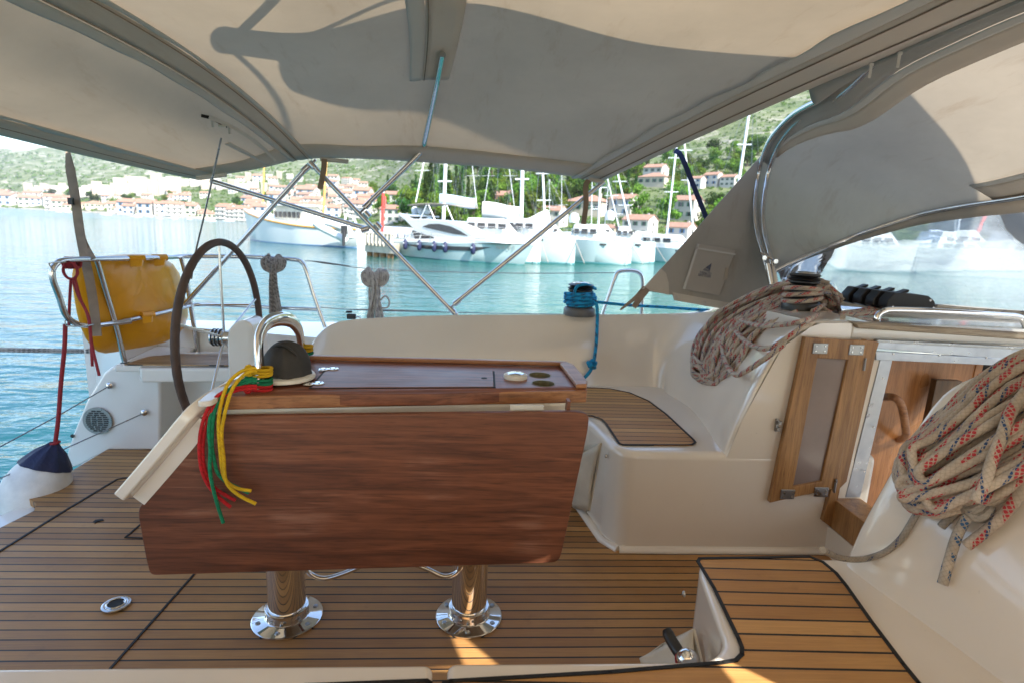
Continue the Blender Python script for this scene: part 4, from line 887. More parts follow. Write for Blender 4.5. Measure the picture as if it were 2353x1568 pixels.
slab('panel_edge',[(2246,826),(2262,826),(2222,1000),(2190,1200),(2170,1200),(2205,990)],2.165,.03,'inner_wood',cw)
H_=[PY(x,y,Y) for x,y,Y in ((2035,912,2.17),(2040,910,2.11),(2058,914,2.075),(2070,930,2.07),(2078,965,2.07),(2080,1000,2.08),(2066,1010,2.17))]
mb=MB();mb.tube(cr(H_,6),.015,10,flat=(1,.9));build('wooden_handle',mb,M['mahogany_edge'],pnl)
slab('cabin_shade_sheet',[(2258,810),(2700,810),(2700,1500),(2150,1300)],2.30,.02,'dark_inside',cw)  # near-black sheet stands in for the shade inside the cabin
slab('step_block',[(2152,872),(2212,875),(2200,892),(2128,985)],2.10,.03,'dark_wood',thing('wooden_block','small dark wooden ledge beside the cabin panel','ledge',PY(2150,900,2.0)))
# folding door
dr=thing('folding_door','open wooden folding door leaf with frosted pane against the cabin side','door',PY(1770,1150,2.03))
O=[(1850,775),(1993,783),(1918,1121),(1768,1154)];I=[(1881,822),(1966,827),(1889,1107),(1812,1118)]
YD=2.018
def fr(name,q): slab(name,q,YD,.024,'door_wood',dr,bevel=.003)
fr('left_stile',[(1850,775),(1887,777),(1817,1143),(1768,1154)]);fr('right_stile',[(1958,781),(1993,783),(1918,1121),(1881,1129)])
fr('top_rail',[(1886,777.5),(1959,781.5),(1952,826),(1878,822)]);fr('bottom_rail',[(1821,1117),(1888,1104),(1882,1129),(1817,1142.5)])
slab('frosted_pane',[(1876,818),(1955,822),(1885,1110),(1817,1121)],YD+.010,.006,'glass_frost',dr)
for x,y,m in ((1884,800,0),(1967,803,0),(1809,1134,1),(1886,1129,1)):
    c=PY(x,y,YD-.002);mb=MB();mb.box(c,(.058,.004,.040));h=build('hinge_plate',mb,M['steel_dull'],dr,bevel=.003)
    mb=MB()
    for dx in (-.017,.017):
        for dz in (-.009,.009): mb.lathe([(0,0),(.0035,0),(.003,.0015),(0,.002)],c+Vec((dx,-.002,dz)),(0,-1,0),8)
    build('hinge_screw',mb,M['steel'],h)
for (x0,y0,x1,y1) in ((1988,822,1984,850),(1921,1100,1916,1130)):
    mb=MB();mb.tube([PY(x0,y0,YD-.005),PY(x1,y1,YD-.005)],.0045,8);build('hinge_pin',mb,M['steel_dull'],dr)
# ================================================================= BIMINI
bm=thing('bimini','sun bleached canvas sunshade stretched over the cockpit on steel hoops','sunshade',(0,YC,1.9))
YE=3.22
def prof(Xe,ze,Xc,zc,p=3.2,Yw=None,px=2.0):
    Yw=Yw or (YE-YC);out=[]
    for k in range(-12,13):
        s=k/12;s=(abs(s)**.75)*(1 if s>=0 else -1);a=abs(s)
        out.append(Vec((Xe+(Xc-Xe)*(1-a**px),YC-s*Yw,ze+(zc-ze)*(1-a**p))))
    return out
def e_(x,y,Y=YE): return PY(x,y,Y)
R0=e_(452,408,3.30);R1=e_(703,362);R2=e_(975,370);R3=e_(1383,412)
rows=[prof(R0.x,R0.z,-2.0,1.575,2.4,3.30-YC,4.),]
m01=e_(590,385);rows.append(prof(m01.x,m01.z,-1.62,1.69,2.6))
rows.append(prof(R1.x,R1.z,-1.25,1.90,3.))
m12=e_(840,362);rows.append(prof(m12.x,m12.z,-.64,1.90,3.0))
rows.append(prof(R2.x,R2.z,-.06,2.00,3.0))
m23=e_(1180,386);rows.append(prof(m23.x,m23.z,.66,1.93,2.9))
rows.append(prof(R3.x,R3.z,1.47,1.93,2.6,None,2.5))
cg=surf(rows,8,2)
mb=MB();mb.grid(cg);build('bimini_canvas',mb,M['canvas'],bm)
bimg=cg
def cpt(u,v,drop=.004):  # point on canvas: u along X rows 0..1, v across 0(port edge..)
    n=len(cg)-1;m=len(cg[0])-1;a=min(max(u,0),1)*n;b=min(max(v,0),1)*m;i=min(int(a),n-1);j=min(int(b),m-1)
    p=(cg[i][j].lerp(cg[i+1][j],a-i)).lerp(cg[i][j+1].lerp(cg[i+1][j+1],a-i),b-j);return p-Vec((0,0,drop))
def band(name,ua,ub,mat,v0=0,v1=1,drop=.006,n=60,wob=0):
    rows=[];rn=random.Random(5)
    for k in range(n+1):
        v=lerp(v0,v1,k/n);wv=wob*(sin(k*1.1)+sin(k*.37+1));A=ua(v)+wv if callable(ua) else ua+wv;B=ub(v) if callable(ub) else ub
        rows.append([cpt(lerp(A,B,q/4),v,drop+.003*sin(q/4*pi)) for q in range(5)])
    mb=MB();mb.grid(rows);return build(name,mb,M[mat],bm,solid=.0015)
# v: index 0 = starboard?  (prof goes k=-12 -> s=-1 -> Y = YC+..., i.e. port edge first)
band('hoop_sleeve',1/3-.030,1/3+.010,'canvas_double',0,1,.008)
band('zip_tape',1/3-.052,1/3-.034,'zip_tape',0,1,.010,wob=.0012)
band('zip_tape',1/3+.012,1/3+.020,'zip_tape',0,1,.010,wob=.001)
band('hoop_sleeve',2/3-.033,2/3+.004,'canvas_double',.22,1,.012)
band('zip_tape',2/3-.052,2/3-.034,'zip_tape',.22,1,.014)
band('front_hem',.952,1.0,'canvas_double',0,1,.012)
band('zip_tape',.938,.952,'zip_tape',0,1,.015,wob=.0022)
band('aft_hem',0,.055,'canvas_double',0,1,.012);band('zip_tape',.055,.068,'zip_tape',0,1,.015,wob=.003)
# port edge hem
rows=[]
for k in range(70): 
    u=k/69;rows.append([cpt(u,v,.008) for v in (0,.01,.025,.04)])
mb=MB();mb.grid(rows);build('side_hem',mb,M['canvas_double'],bm,solid=.0015)
# valance at the aft end
band('aft_flap_seam',lambda v:.20,lambda v:.212,'zip_tape',.0,.10,.006)
YT=3.19
def tube3(name,pts,r=.0125,mat='steel',parent=None):
    mb=MB();mb.tube(cr(pts,8) if len(pts)>2 else pts,r,12);return build(name,mb,M[mat],parent or bm)
tube3('hoop_tube',[PY(712,374,YT),PY(1046,722,YT-.02)])
tube3('hoop_tube',[PY(484,416,3.24),PY(842,526,YT+.02)])
tube3('strut_tube',[PY(706,385,YT),PY(424,700,3.28)])
tube3('hoop_tube',[PY(1388,418,YT),PY(1046,696,YT)])
ht=[PY(835,478,YT),PY(955,362,YT-.01),PY(975,336,YT-.03)]+[cpt(2/3-.012,v,.030) for v in (.06,.12,.2,.25,.3)]
tube3('hoop_tube',ht,.013)
ht2=[PY(1388,418,YT)]+[cpt(.975,v,.02) for v in (.02,.08,.2,.35,.5,.7,.95)]
for a,b in (((842,526),(864,520)),((706,385),(716,376)),((1046,697),(1040,702)),((842,474),(834,482))):
    A=PY(*a,YT);B=PY(*b,YT);d=(B-A).normalized();mb=MB();mb.tube([A-d*.03,A+d*.01],.0165,12);mb.tube([A+d*.005,B+d*.03],.007,8);build('tube_joint',mb,M['steel'],bm)
for px,py in ((843,494),(868,520),(1038,712),(716,380)):
    c=PY(px,py,YT-.012);d=(PY(1046,722,YT)-PY(712,374,YT)).normalized();mb=MB();mb.tube([c-d*.018,c+d*.018],.0175,12);build('slide_clamp',mb,M['steel'],bm)
mb=MB();mb.lathe([(0,0),(.03,0),(.028,.006),(.014,.012),(.013,.04),(0,.042)],PY(1047,735,YT-.02),seg=20);build('deck_mount',mb,M['steel'],bm)
for pts in ([(736,366),(800,372)],[(1352,412),(1385,418)],[(452,410),(520,402)]):
    A=PY(*pts[0],3.17);B=PY(*pts[1],3.17);mb=MB();mb.tube([A,A.lerp(B,.5),B],.011,8,flat=(1,.7));build('white_sleeve_end',mb,M['zip_tape'],bm)
for pts in ([(745,366),(743,395),(735,435)],[(1352,414),(1345,430),(1346,470),(1340,516)],):
    build('loose_strap',ribbon([PY(x,y,3.15) for x,y in pts],.028,.002,(1,0,0)),M['webbing'],bm)
t=thing('navy_strap','dark blue webbing strap from the sunshade to the sprayhood edge','strap',PY(1625,508,3.1))
build('strap_run',ribbon([PY(x,y,Y) for x,y,Y in ((1550,346,3.05),(1565,360,3.05),(1590,420,3.08),(1625,508,3.1))],.026,.003,(1,0,0)),M['webbing_dark'],t)
for (x,y,Y) in ((788,0,0),):pass
def puller(px,py,Y,h,par,w=.011):
    c=PY(px,py,Y);mb=MB();mb.box(c,(w,.003,h));mb.box(c+Vec((0,0,h*.5)),(w*1.4,.008,.010));build('zip_puller',mb,M['zip_tape'],par,bevel=.0015)
puller(1999,165,2.10,.045,bm);puller(2064,140,1.99,.045,bm);puller(789,0,0.0,.01,bm) if False else None
tmpc=MB();tmpc.grid(cg);bvc=BVHTree.FromPolygons([v[:] for v in tmpc.v],tmpc.f)
def onc(px,py,lift=.008):
    d=ray(px,py).normalized();h=bvc.ray_cast(CAM,d);return CAM+d*(h[3]-lift*2.5) if h[0] is not None else PY(px,py,2.8)
build('zip_tape',ribbon([onc(x,y) for x,y in ((480,270),(505,280),(540,296),(575,318),(608,345),(632,370))],.016,.002),M['zip_tape'],bm)
build('zip_gap',ribbon([onc(x,y,.006) for x,y in ((462,266),(485,272),(508,284),(522,292))],.014,.001),M['dark_inside'],bm)
for x,y in ((488,284),(527,300)):
    c=onc(x,y,.014);mb=MB();mb.box(c,(.010,.003,.034));build('zip_puller',mb,M['zip_tape'],bm,bevel=.001)
mb=MB();c=onc(510,290,.012);mb.box(c,(.035,.004,.012));build('zip_slider',mb,M['white_plastic'],bm,bevel=.002)
for u0_,u1_ in ((.0285,.0297),(.960,.9612),(.985,.9862),(1/3-.0285,1/3-.0275),(1/3+.007,1/3+.008),(2/3-.031,2/3-.030)):
    band('seam_stitch',u0_,u1_,'webbing',0 if u0_<.6 or u0_>.7 else .22,1,.0165 if u0_>.5 else .0145)
# added starboard curtain, out of view: blocks the sun, passes warm fill
mb=MB();rows=[]
for k in range(40):
    u=k/39*1.0;p=cpt(u,1.0,0);p.x+=max(0,u-.83)/.17*.62;q=Vec((p.x,-.95,1.12));rows.append([p,p.lerp(q,.33)+Vec((0,0,.03)),p.lerp(q,.66)+Vec((0,0,.03)),q])
mb.grid(rows);build('sun_block_curtain',mb,M['canvas_fill'],bm,solid=.001)
mb=MB();mb.prism([cpt(1,.90,.01),cpt(1,1.,.01),Vec((1.14,.14,1.56)),Vec((1.14,.42,1.78))],(0,0,-.003));build('sun_block_flap',mb,M['canvas'],bm)  # added unseen flap, trims the sun patch on the sole
# ================================================================= SPRAYHOOD
sh=thing('sprayhood','weathered grey canvas sprayhood with clear front window over the companionway','sprayhood',(2.0,YC,.95))
A=[PY(1778,668,2.86),PY(1762,600,2.93),PY(1742,530,3.02),PY(1738,470,3.06),PX(1748,390,1.5),PX(1775,320,1.47),PX(1830,262,1.46),PX(1900,222,1.45)]
half=A+[Vec((1.44,2.2,1.93)),Vec((1.44,1.9,1.955)),Vec((1.44,YC,1.96))]
hoopA=half+[mir(p) for p in half[::-1][1:]]
B=[PY(1784,618,2.90),PX(1850,585,1.72),PX(1930,552,1.95),PX(2030,515,2.10),PX(2120,487,2.22),PX(2240,464,2.30),PX(2352,447,2.34)]
halfB=B+[Vec((2.38,YC+.18,1.56)),Vec((2.38,YC,1.57))]
hoopB=halfB+[mir(p) for p in halfB[::-1][1:]]
def resamp(P,n):
    P=cr(P,10);L=[0]
    for a,b in zip(P[:-1],P[1:]):L.append(L[-1]+(b-a).length)
    out=[];j=0
    for k in range(n):
        s=L[-1]*k/(n-1)
        while j<len(L)-2 and L[j+1]<s:j+=1
        out.append(P[j].lerp(P[j+1],(s-L[j])/max(1e-9,L[j+1]-L[j])))
    return out
NA=61;ra=resamp(hoopA,NA);rb=resamp(hoopB,NA)
rows=[]
for k in range(13):
    t_=k/12;rows.append([a.lerp(b,t_)+Vec((0,(.05 if a.y>YC else -.05)*sin(t_*pi)*min(1,abs(a.y-YC)),.05*sin(t_*pi)*(1-abs(a.y-YC)/1.5)-.012*sin(t_*2*pi))) for a,b in zip(ra,rb)])
mb=MB();mb.grid(rows);build('hood_canvas',mb,M['canvas_hood'],sh)
hoodrows=rows
# band along the aft hoop (dark double layer) and zip
def hband(name,t0,t1,mat,k0=0,k1=NA-1,off=.008):
    rs=[]
    for q in range(5):
        rr=[]
        for k in range(k0,k1+1):
            t_=lerp(t0,t1,q/4)*12*(min(1,.35+(k-k0)/9,.35+(k1-k)/9) if t1<.5 else 1);i=min(int(t_),11);rr.append(rows[i][k].lerp(rows[i+1][k],t_-i)+(Vec((1.9,YC,1.3))-rows[i][k]).normalized()*off)
        rs.append(rr)
    mb=MB();mb.grid(rs);build(name,mb,M[mat],sh,solid=.0015)
hband('aft_hoop_sleeve',.0,.11,'canvas_band',10,NA-11);hband('zip_tape',.11,.145,'zip_tape',11,NA-12,.012);hband('aft_hem',.145,.24,'canvas_double',11,NA-12,.006)
hband('front_hoop_sleeve',.90,1.0,'canvas_double',17,NA-18,.014);hband('zip_tape',.875,.90,'zip_tape',17,NA-18,.016)
tube3('hoop_tube',[p+Vec((-.01,0,0)) for p in resamp(hoopA,40)],.0125,'steel',sh)
tube3('hoop_tube',[p+Vec((.035*min(1,i/8,(39-i)/8),-.035 if p.y>YC else .035,0)) for i,p in enumerate(resamp(hoopA,40))],.0125,'steel',sh)
tube3('front_hoop_tube',[p+Vec((-.01,0,-.012)) for p in resamp(hoopB,40)],.0125,'steel',sh)
tube3('hood_leg',[PY(1775,668,2.84),PY(1763,606,2.88)],.013,'steel',sh)
mb=MB();a=PY(1752,592,2.9);mb.lathe([(0,0),(.012,0),(.012,.02),(0,.02)],a,(0,-1,0),14);mb.lathe([(0,0),(.012,0),(.012,.02),(0,.02)],PY(1778,600,2.88),(0,-1,0),14);mb.tube([PY(1748,580,2.92),PY(1780,600,2.88)],.008,8);build('hoop_hinge',mb,M['steel'],sh)
fl2=[Vec((1.24,.14,1.76)),Vec((1.42,.40,1.92)),Vec((1.8,.30,1.8)),Vec((2.0,.25,1.2)),Vec((1.8,.20,.9)),Vec((1.26,.22,.92)),Vec((1.22,.16,1.4))]
mb=MB();mb.prism(fl2,(0,.004,0));build('starboard_shade_panel',mb,M['canvas_hood'],sh)  # unseen panel, outline shaped to keep sun off the near seat
# front window
base=[PY(1800,672,2.98),PZ(1880,678,.935),PZ(1940,690,.935),Vec((2.55,2.88,.93)),Vec((2.95,2.45,.94)),Vec((3.1,2.1,.945)),Vec((3.15,YC,.945))]
base=base+[mir(p) for p in base[::-1][1:]];rbs=resamp(base,NA)
rw=[]
for k in range(9): t_=k/8;rw.append([b.lerp(c,t_)+Vec((.02*sin(t_*pi),(.03 if b.y>YC else -.03)*sin(t_*pi),0)) for b,c in zip(rb,rbs)])
mb=MB();mb.grid([r for r in rw[1:]]);build('clear_window',mb,M['clear_window'],sh)
mb=MB();mb.grid([rw[0],rw[1]]);build('window_border',mb,M['canvas_hood'],sh,solid=.002)
mb=MB();mb.tube([p+Vec((0,0,-.01)) for p in rbs],.014,8,flat=(1.6,.5));build('window_hem',mb,M['canvas_double'],sh)
# side panel
sp2=[(1762,352),(1750,356),(1700,412),(1640,480),(1560,572),(1476,664),(1480,668),(1545,678),(1548,690),(1620,702),(1700,716),(1790,690),(1782,660),(1765,600),(1745,540),(1738,480),(1742,410)]
def sidep(pts,Y,dy=0): return [PY(x,y,Y-dy) for x,y in pts]
mb=MB();P=sidep(sp2,3.08);mb.prism(P,(0,.004,0));build('side_panel',mb,M['canvas_hood'],sh)
mb=MB()
for i in range(3,11): pass
hem=[(1545,678),(1548,690),(1620,702),(1700,716),(1740,703),(1740,695),(1700,706),(1620,692)]
mb=MB();mb.prism(sidep([(1545,672),(1548,690),(1620,703),(1700,717),(1745,704),(1745,694),(1700,700),(1620,686)],3.075),(0,.004,0));build('panel_hem',mb,M['canvas_double'],sh)
mb=MB();mb.prism(sidep([(1476,664),(1518,617),(1530,628),(1536,650),(1537,678)],3.074),(0,.004,0));build('corner_patch',mb,M['canvas_double'],sh)
for x,y in ((1552,684),(1617,695),(1690,708)):
    mb=MB();c=PY(x,y,3.072);mb.tube([c+Vec((cos(a)*.010,0,sin(a)*.010)) for a in [k*2*pi/16 for k in range(16)]],.002,6,closed=True);build('grommet',mb,M['zip_tape'],sh)
build('corner_strap',ribbon([PY(x,y,3.08) for x,y in ((1482,660),(1462,682),(1440,700),(1425,712))],lambda q:.03-.02*q,.002),M['webbing'],sh)
build('corner_strap',ribbon([PY(x,y,3.07) for x,y in ((1488,664),(1472,684),(1455,706))],.03,.002),M['webbing'],sh)
# hanging connector between bimini front edge and hood
up_=[cpt(1.0,v,.012) for v in [.31+i*.625/50 for i in range(51)]]
lo_=resamp([p for p in ra[18:NA-12]],51)
mb=MB();rs=[[u.lerp(l,q/4)+Vec((0,0,-.03*sin(q/4*pi))) for u,l in zip(up_,lo_)] for q in range(5)]
mb.grid(rs);build('joining_panel',mb,M['canvas_band'],sh,solid=.001)
# patch + pocket with print
pk=thing('canvas_pocket','cream cloth pocket with printed sail emblem sewn on the sprayhood side','pocket',PY(1620,680,3.06))
PQ=[(1602,560),(1690,574),(1652,679),(1568,664)]
mb=MB();mb.prism(sidep(PQ,3.066),(0,.006,0));build('pocket_cloth',mb,M['canvas_pocket'],pk,bevel=.001)
mb=MB();mb.prism(sidep([(1602,560),(1607,561),(1574,665),(1568,664)],3.063),(0,.002,0));mb.prism(sidep([(1600,568),(1690,583),(1689,587),(1599,572)],3.063),(0,.002,0));build('pocket_seam',mb,M['zip_tape'],pk)
mb=MB();mb.prism(sidep([(1667,615),(1674,617),(1670,644),(1662,642)],3.061),(0,.002,0));build('side_label',mb,M['canvas'],pk)
plain('print_ink',(.10,.11,.16),.8)
def pw(u,v,Y=3.0635): # pocket coordinates
    a,b,c,d=[Vec((p[0],p[1],0)) for p in PQ];q=a.lerp(b,u).lerp(d.lerp(c,u),v);return PY(q.x,q.y,Y)
mb=MB();mb.add([pw(.52,.36),pw(.54,.51),pw(.40,.475)],[(0,1,2)]);
for k in range(4): v=.488+k*.012;mb.add([pw(.385-.01*k,v-.0),pw(.54,v+.022),pw(.54,v+.029),pw(.385-.01*k,v+.007)],[(0,1,2,3)])
mb.v=[v+Vec((0,-.0006*0,0)) for v in mb.v];build('sail_emblem',mb,M['print_ink'],pk,nrm=False)
def text(s,size,o,xd,yd,mat,parent,name,align='CENTER',ext=.0003):
    cu=bpy.data.curves.new('t','FONT');cu.body=s;cu.size=size;cu.align_x=align;cu.extrude=ext;cu.resolution_u=2
    ob=bpy.data.objects.new('t',cu);COL.objects.link(ob);bpy.context.view_layer.update()
    me=bpy.data.meshes.new_from_object(ob.evaluated_get(bpy.context.evaluated_depsgraph_get()));bpy.data.objects.remove(ob)
    xd=Vec(xd).normalized();yd=Vec(yd);yd=(yd-xd*yd.dot(xd)).normalized();zd=xd.cross(yd)
    org=Vec(parent['_o']) if parent else Vec((0,0,0))
    for v in me.vertices: v.co=Vec(o)+xd*v.co.x+yd*v.co.y+zd*v.co.z-org
    me.name=name;me.materials.clear();me.materials.append(mat);b=bpy.data.objects.new(name,me);COL.objects.link(b);b.parent=parent;b['_o']=tuple(org);return b
xd=pw(1,.6)-pw(0,.6);yd=pw(.4,.3)-pw(.4,.9)
text('TANUTI',.019,pw(.45,.615,3.062),xd,yd,M['print_ink'],pk,'printed_text');text('SATTLER',.019,pw(.45,.67,3.062),xd,yd,M['print_ink'],pk,'printed_text')
# ================================================================= BOOM overhead (its shadow falls on the sunshade)
bo=thing('boom','long boom with stowed sail bag above the sunshade','boom',(-.3,YC,2.62))
mb=MB();mb.tube([Vec((-.38,YC,2.66)),Vec((6,YC,2.7))],.085,14,flat=(1.25,1));build('boom_spar',mb,M['alu'],bo)
top_=[(-.02,2.95),(.25,3.05),(.8,3.22),(1.6,3.32),(3,3.5),(5.5,3.9)]
rows=[]
for X,z in top_:
    rows.append([Vec((X,YC-.09,2.70)),Vec((X,YC-.20,2.70+(z-2.7)*.35)),Vec((X,YC-.14,2.70+(z-2.7)*.8)),Vec((X,YC,z)),Vec((X,YC+.14,2.70+(z-2.7)*.8)),Vec((X,YC+.20,2.70+(z-2.7)*.35)),Vec((X,YC+.09,2.70))])
mb=MB();mb.grid(surf(rows,5,4));build('sail_bag',mb,M['canvas_band'],bo,solid=.01)
mb=MB();mb.tube([Vec((-.36,YC,2.72)),Vec((6,YC,9))],.012,6);mb.tube([Vec((-.36,YC,2.6)),Vec((-.42,YC,2.15)),Vec((-.42,YC,2.05))],.018,8)
mb.tube(cr([Vec((-.2,YC,2.6)),Vec((.05,YC,2.42)),Vec((.35,YC,2.6))],8),.012,6);build('topping_lift',mb,M['steel_dull'],bo)
HAZE=.00010
# ================================================================= WATER, TERRAIN
WZ=-1.15
def mk_water():
    t=NT('sea');g=t.n('ShaderNodeNewGeometry').outputs['Position'];x,y,z=t.xyz(g)
    n1=t.noise(t.mp(g,(1.1,2.2,1),(0,0,.25)),1.6,3,.55,.3);n2=t.noise(t.mp(g,(.35,.8,1),(0,0,-.3)),1.1,3,.5,.4);n3=t.noise(t.mp(g,(.05,.11,1)),1,3)
    dist=t.ma('SQRT',t.ma('ADD',t.ma('MULTIPLY',x,x),t.ma('MULTIPLY',y,y)))
    f=t.rng(dist,6,160,0,1)
    side=t.rng(t.ma('DIVIDE',x,t.ma('ADD',t.ma('ABSOLUTE',y),.01)),-.9,.1,0,1)
    col=t.mix(side,(.002,.055,.090),(.006,.100,.070));col=t.mix(t.rng(n3,.35,.65,0,.6),col,(.010,.075,.075))
    nn=t.n('ShaderNodeBump');t.l(t.ma('ADD',t.ma('MULTIPLY',n1,.55),t.ma('MULTIPLY',n2,1.2)),nn.inputs['Height']);t.l(t.rng(dist,4,200,.85,.30),nn.inputs['Strength']);nn.inputs['Distance'].default_value=.12
    b=t.pb(Base_Color=col,Roughness=t.rng(dist,10,250,.04,.16));b.inputs['IOR'].default_value=1.33;t.l(nn.outputs[0],b.inputs['Normal']);M['sea']=t.done(b.outputs[0])
mk_water()
mb=MB();S_=9000;mb.add([(-S_,-S_,WZ),(S_,-S_,WZ),(S_,S_,WZ),(-S_,S_,WZ)],[(0,1,2,3)]);o=build('water',mb,M['sea']);tag(o,'calm teal harbour water','water',kind='structure')
TAB={-400:[(1500,470),(1800,455),(2500,420),(3300,380),(4600,345)],
 0:[(1450,476),(1700,464),(2300,440),(3200,392),(4300,350)],
 100:[(1150,479),(1450,462),(2100,430),(3000,385),(4300,350)],
 190:[(820,485),(1050,462),(1700,430),(2700,385),(4300,346)],
 260:[(600,491),(800,460),(1300,428),(2300,392),(4300,352)],
 340:[(500,495),(680,462),(1100,428),(2000,395),(4200,362)],
 450:[(400,501),(560,472),(900,430),(1600,392),(3600,350)],
 550:[(320,508),(470,480),(800,432),(1400,385),(3000,330)],
 700:[(210,512),(340,495),(620,440),(1150,395),(2400,320)],
 830:[(140,516),(240,490),(450,440),(850,395),(2000,310)],
 950:[(100,520),(170,488),(300,430),(480,380),(1100,300)],
 1176:[(92,528),(150,490),(240,435),(380,380),(800,280)],
 1500:[(90,540),(150,500),(230,430),(360,350),(600,240)],
 1700:[(90,548),(150,505),(230,425),(360,310),(600,180)],
 1900:[(90,556),(150,510),(240,430),(380,290),(560,175)],
 2352:[(90,577),(150,540),(240,450),(380,330),(560,200)],
 3000:[(90,600),(150,560),(240,470),(380,380),(560,260)]}
TX=sorted(TAB)
def az_of(x): d=ray(x,500.);return atan2(d.x,d.y)
TAZ=[az_of(x) for x in TX]
TT=[]
for x in TX:
    r=[]
    for (d,y) in TAB[x]:
        q=ray(x,y);r.append((d,H+d*q.z/hypot(q.x,q.y)))
    TT.append(r)
def hsh(x,y):
    return (sin(x*1.7+sin(y*1.3)*1.9)+sin(y*2.3+sin(x*.9)*1.4)+.5*sin(x*4.1+y*3.3)+.3*sin(x*9.2-y*7.7))/2.8
def prof1(r,d):
    if d<=r[0][0]: return -1.7 if d<r[0][0]-6 else lerp(-1.7,-.55,(d-r[0][0]+6)/6)
    for i in range(len(r)-1):
        if d<=r[i+1][0]:
            t=(d-r[i][0])/(r[i+1][0]-r[i][0])
            a=-.55 if i==0 else r[i][1];b=r[i+1][1]
            if i==0: t=t**1.6
            return a+(b-a)*t
    return r[-1][1]-(d-r[-1][0])*.25
def terr(az,d):
    az=max(TAZ[0],min(TAZ[-1],az));i=0
    while i<len(TAZ)-2 and az>TAZ[i+1]:i+=1
    t=(az-TAZ[i])/(TAZ[i+1]-TAZ[i]);t=max(0,min(1,t))
    A,B=TT[i],TT[i+1];r=[(lerp(a[0],b[0],t),lerp(a[1],b[1],t)) for a,b in zip(A,B)]
    z=prof1(r,d)
    k=max(0,min(1,(d-r[0][0]-8)/120));X,Y=d*sin(az),d*cos(az)
    z+=k*(hsh(X/90,Y/90)*.006*d+hsh(X/300+3,Y/300)*.012*d)*min(1,.3+(z+1)/40 if z>-1 else 0)
    return z
def hit(x,y):
    q=ray(x,y);az=atan2(q.x,q.y);k=q.z/hypot(q.x,q.y);d=60
    while d<5200:
        if H+k*d<terr(az,d):
            lo,hi=d/1.012,d
            for _ in range(14):
                m=(lo+hi)/2
                if H+k*m<terr(az,m):hi=m
                else:lo=m
            return Vec((hi*sin(az),hi*cos(az),terr(az,hi))),hi
        d*=1.012
    return None,None
rows=[];na=300
for i in range(na):
    az=lerp(az_of(-500),az_of(3100),i/(na-1));x_=az;S0=None;r=[]
    for j in range(150):
        d=70*(6200/70)**(j/149);r.append(Vec((d*sin(az),d*cos(az),terr(az,d))))
    rows.append(r)
mb=MB();mb.grid(rows)
def mk_hill():
    t=NT('hillside');g=t.n('ShaderNodeNewGeometry').outputs['Position'];x,y,z=t.xyz(g)
    dist=t.ma('SQRT',t.ma('ADD',t.ma('MULTIPLY',x,x),t.ma('MULTIPLY',y,y)))
    n=t.noise(g,.035,7,.68);n2=t.noise(g,.25,5,.7);n3=t.noise(t.mp(g,(.010,.010,.035)),1,6,.75,1.5);rk=t.noise(t.mp(g,(.006,.006,.03),(.5,.3,.4)),2,8,.72,2)
    col=t.mix(t.rng(n2,.35,.65,0,1),(.035,.065,.018),(.12,.17,.055));col=t.mix(t.rng(n,.4,.65,0,.7),col,(.17,.19,.085))
    rocky=t.ma('MULTIPLY',t.rng(rk,.50,.62,0,1),t.rng(z,12,60,0,1));col=t.mix(t.ma('MULTIPLY',rocky,.85),col,(.42,.39,.35))
    col=t.mix(t.rng(z,-.3,1.,1,0),col,(.35,.33,.29))
    b=t.pb(Base_Color=col,Roughness=.95);t.l(t.bump(t.noise(g,.12,6,.75),1.,3.5),b.inputs['Normal']);M['hillside']=t.done(b.outputs[0])
mk_hill()
o=build('hills',mb,M['hillside'],nrm=False);tag(o,'green and rocky coastal hills behind the harbour','hills',kind='structure')
# ================================================================= TREES AND SCRUB
def leafmat(name,a,b):
    t=NT(name);o=t.obj();n=t.noise(o,1.3,4,.7);oi=t.n('ShaderNodeObjectInfo').outputs['Random']
    col=t.mix(t.rng(n,.3,.7,0,1),a,b);h=t.n('ShaderNodeHueSaturation');t.l(t.rng(oi,0,1,.465,.525),h.inputs['Hue']);t.l(t.rng(oi,0,1,.7,1.35),h.inputs['Value']);t.l(col,h.inputs['Color'])
    d=t.n('ShaderNodeBsdfDiffuse');t.l(h.outputs[0],d.inputs[0]);tr=t.n('ShaderNodeBsdfTranslucent');t.l(h.outputs[0],tr.inputs[0]);m=t.n('ShaderNodeMixShader');m.inputs[0].default_value=.3;t.l(d.outputs[0],m.inputs[1]);t.l(tr.outputs[0],m.inputs[2]);M[name]=t.done(m.outputs[0])
leafmat('leaf_bright',(.06,.13,.018),(.16,.26,.045));leafmat('leaf_dark',(.022,.06,.016),(.06,.12,.03));leafmat('leaf_scrub',(.05,.10,.02),(.15,.22,.06))
plain('bark',(.10,.075,.05),.9)
def leaves(mb,c,R,n,s,rn,sq=1):
    for _ in range(n):
        a=rn.random()*2*pi;z=rn.uniform(-1,1);r=rn.random()**.4;q=sqrt(1-z*z)
        p=Vec(c)+Vec((cos(a)*q*R*r,sin(a)*q*R*r,z*R*r*sq))
        u=Vec((rn.gauss(0,1),rn.gauss(0,1),rn.gauss(0,.7))).normalized();v=u.orthogonal().normalized();w=u.cross(v);k=s*rn.uniform(.6,1.4)
        mb.add([p-v*k,p+w*k*.7,p+v*k,p-w*k*.7],[(0,1,2,3)])
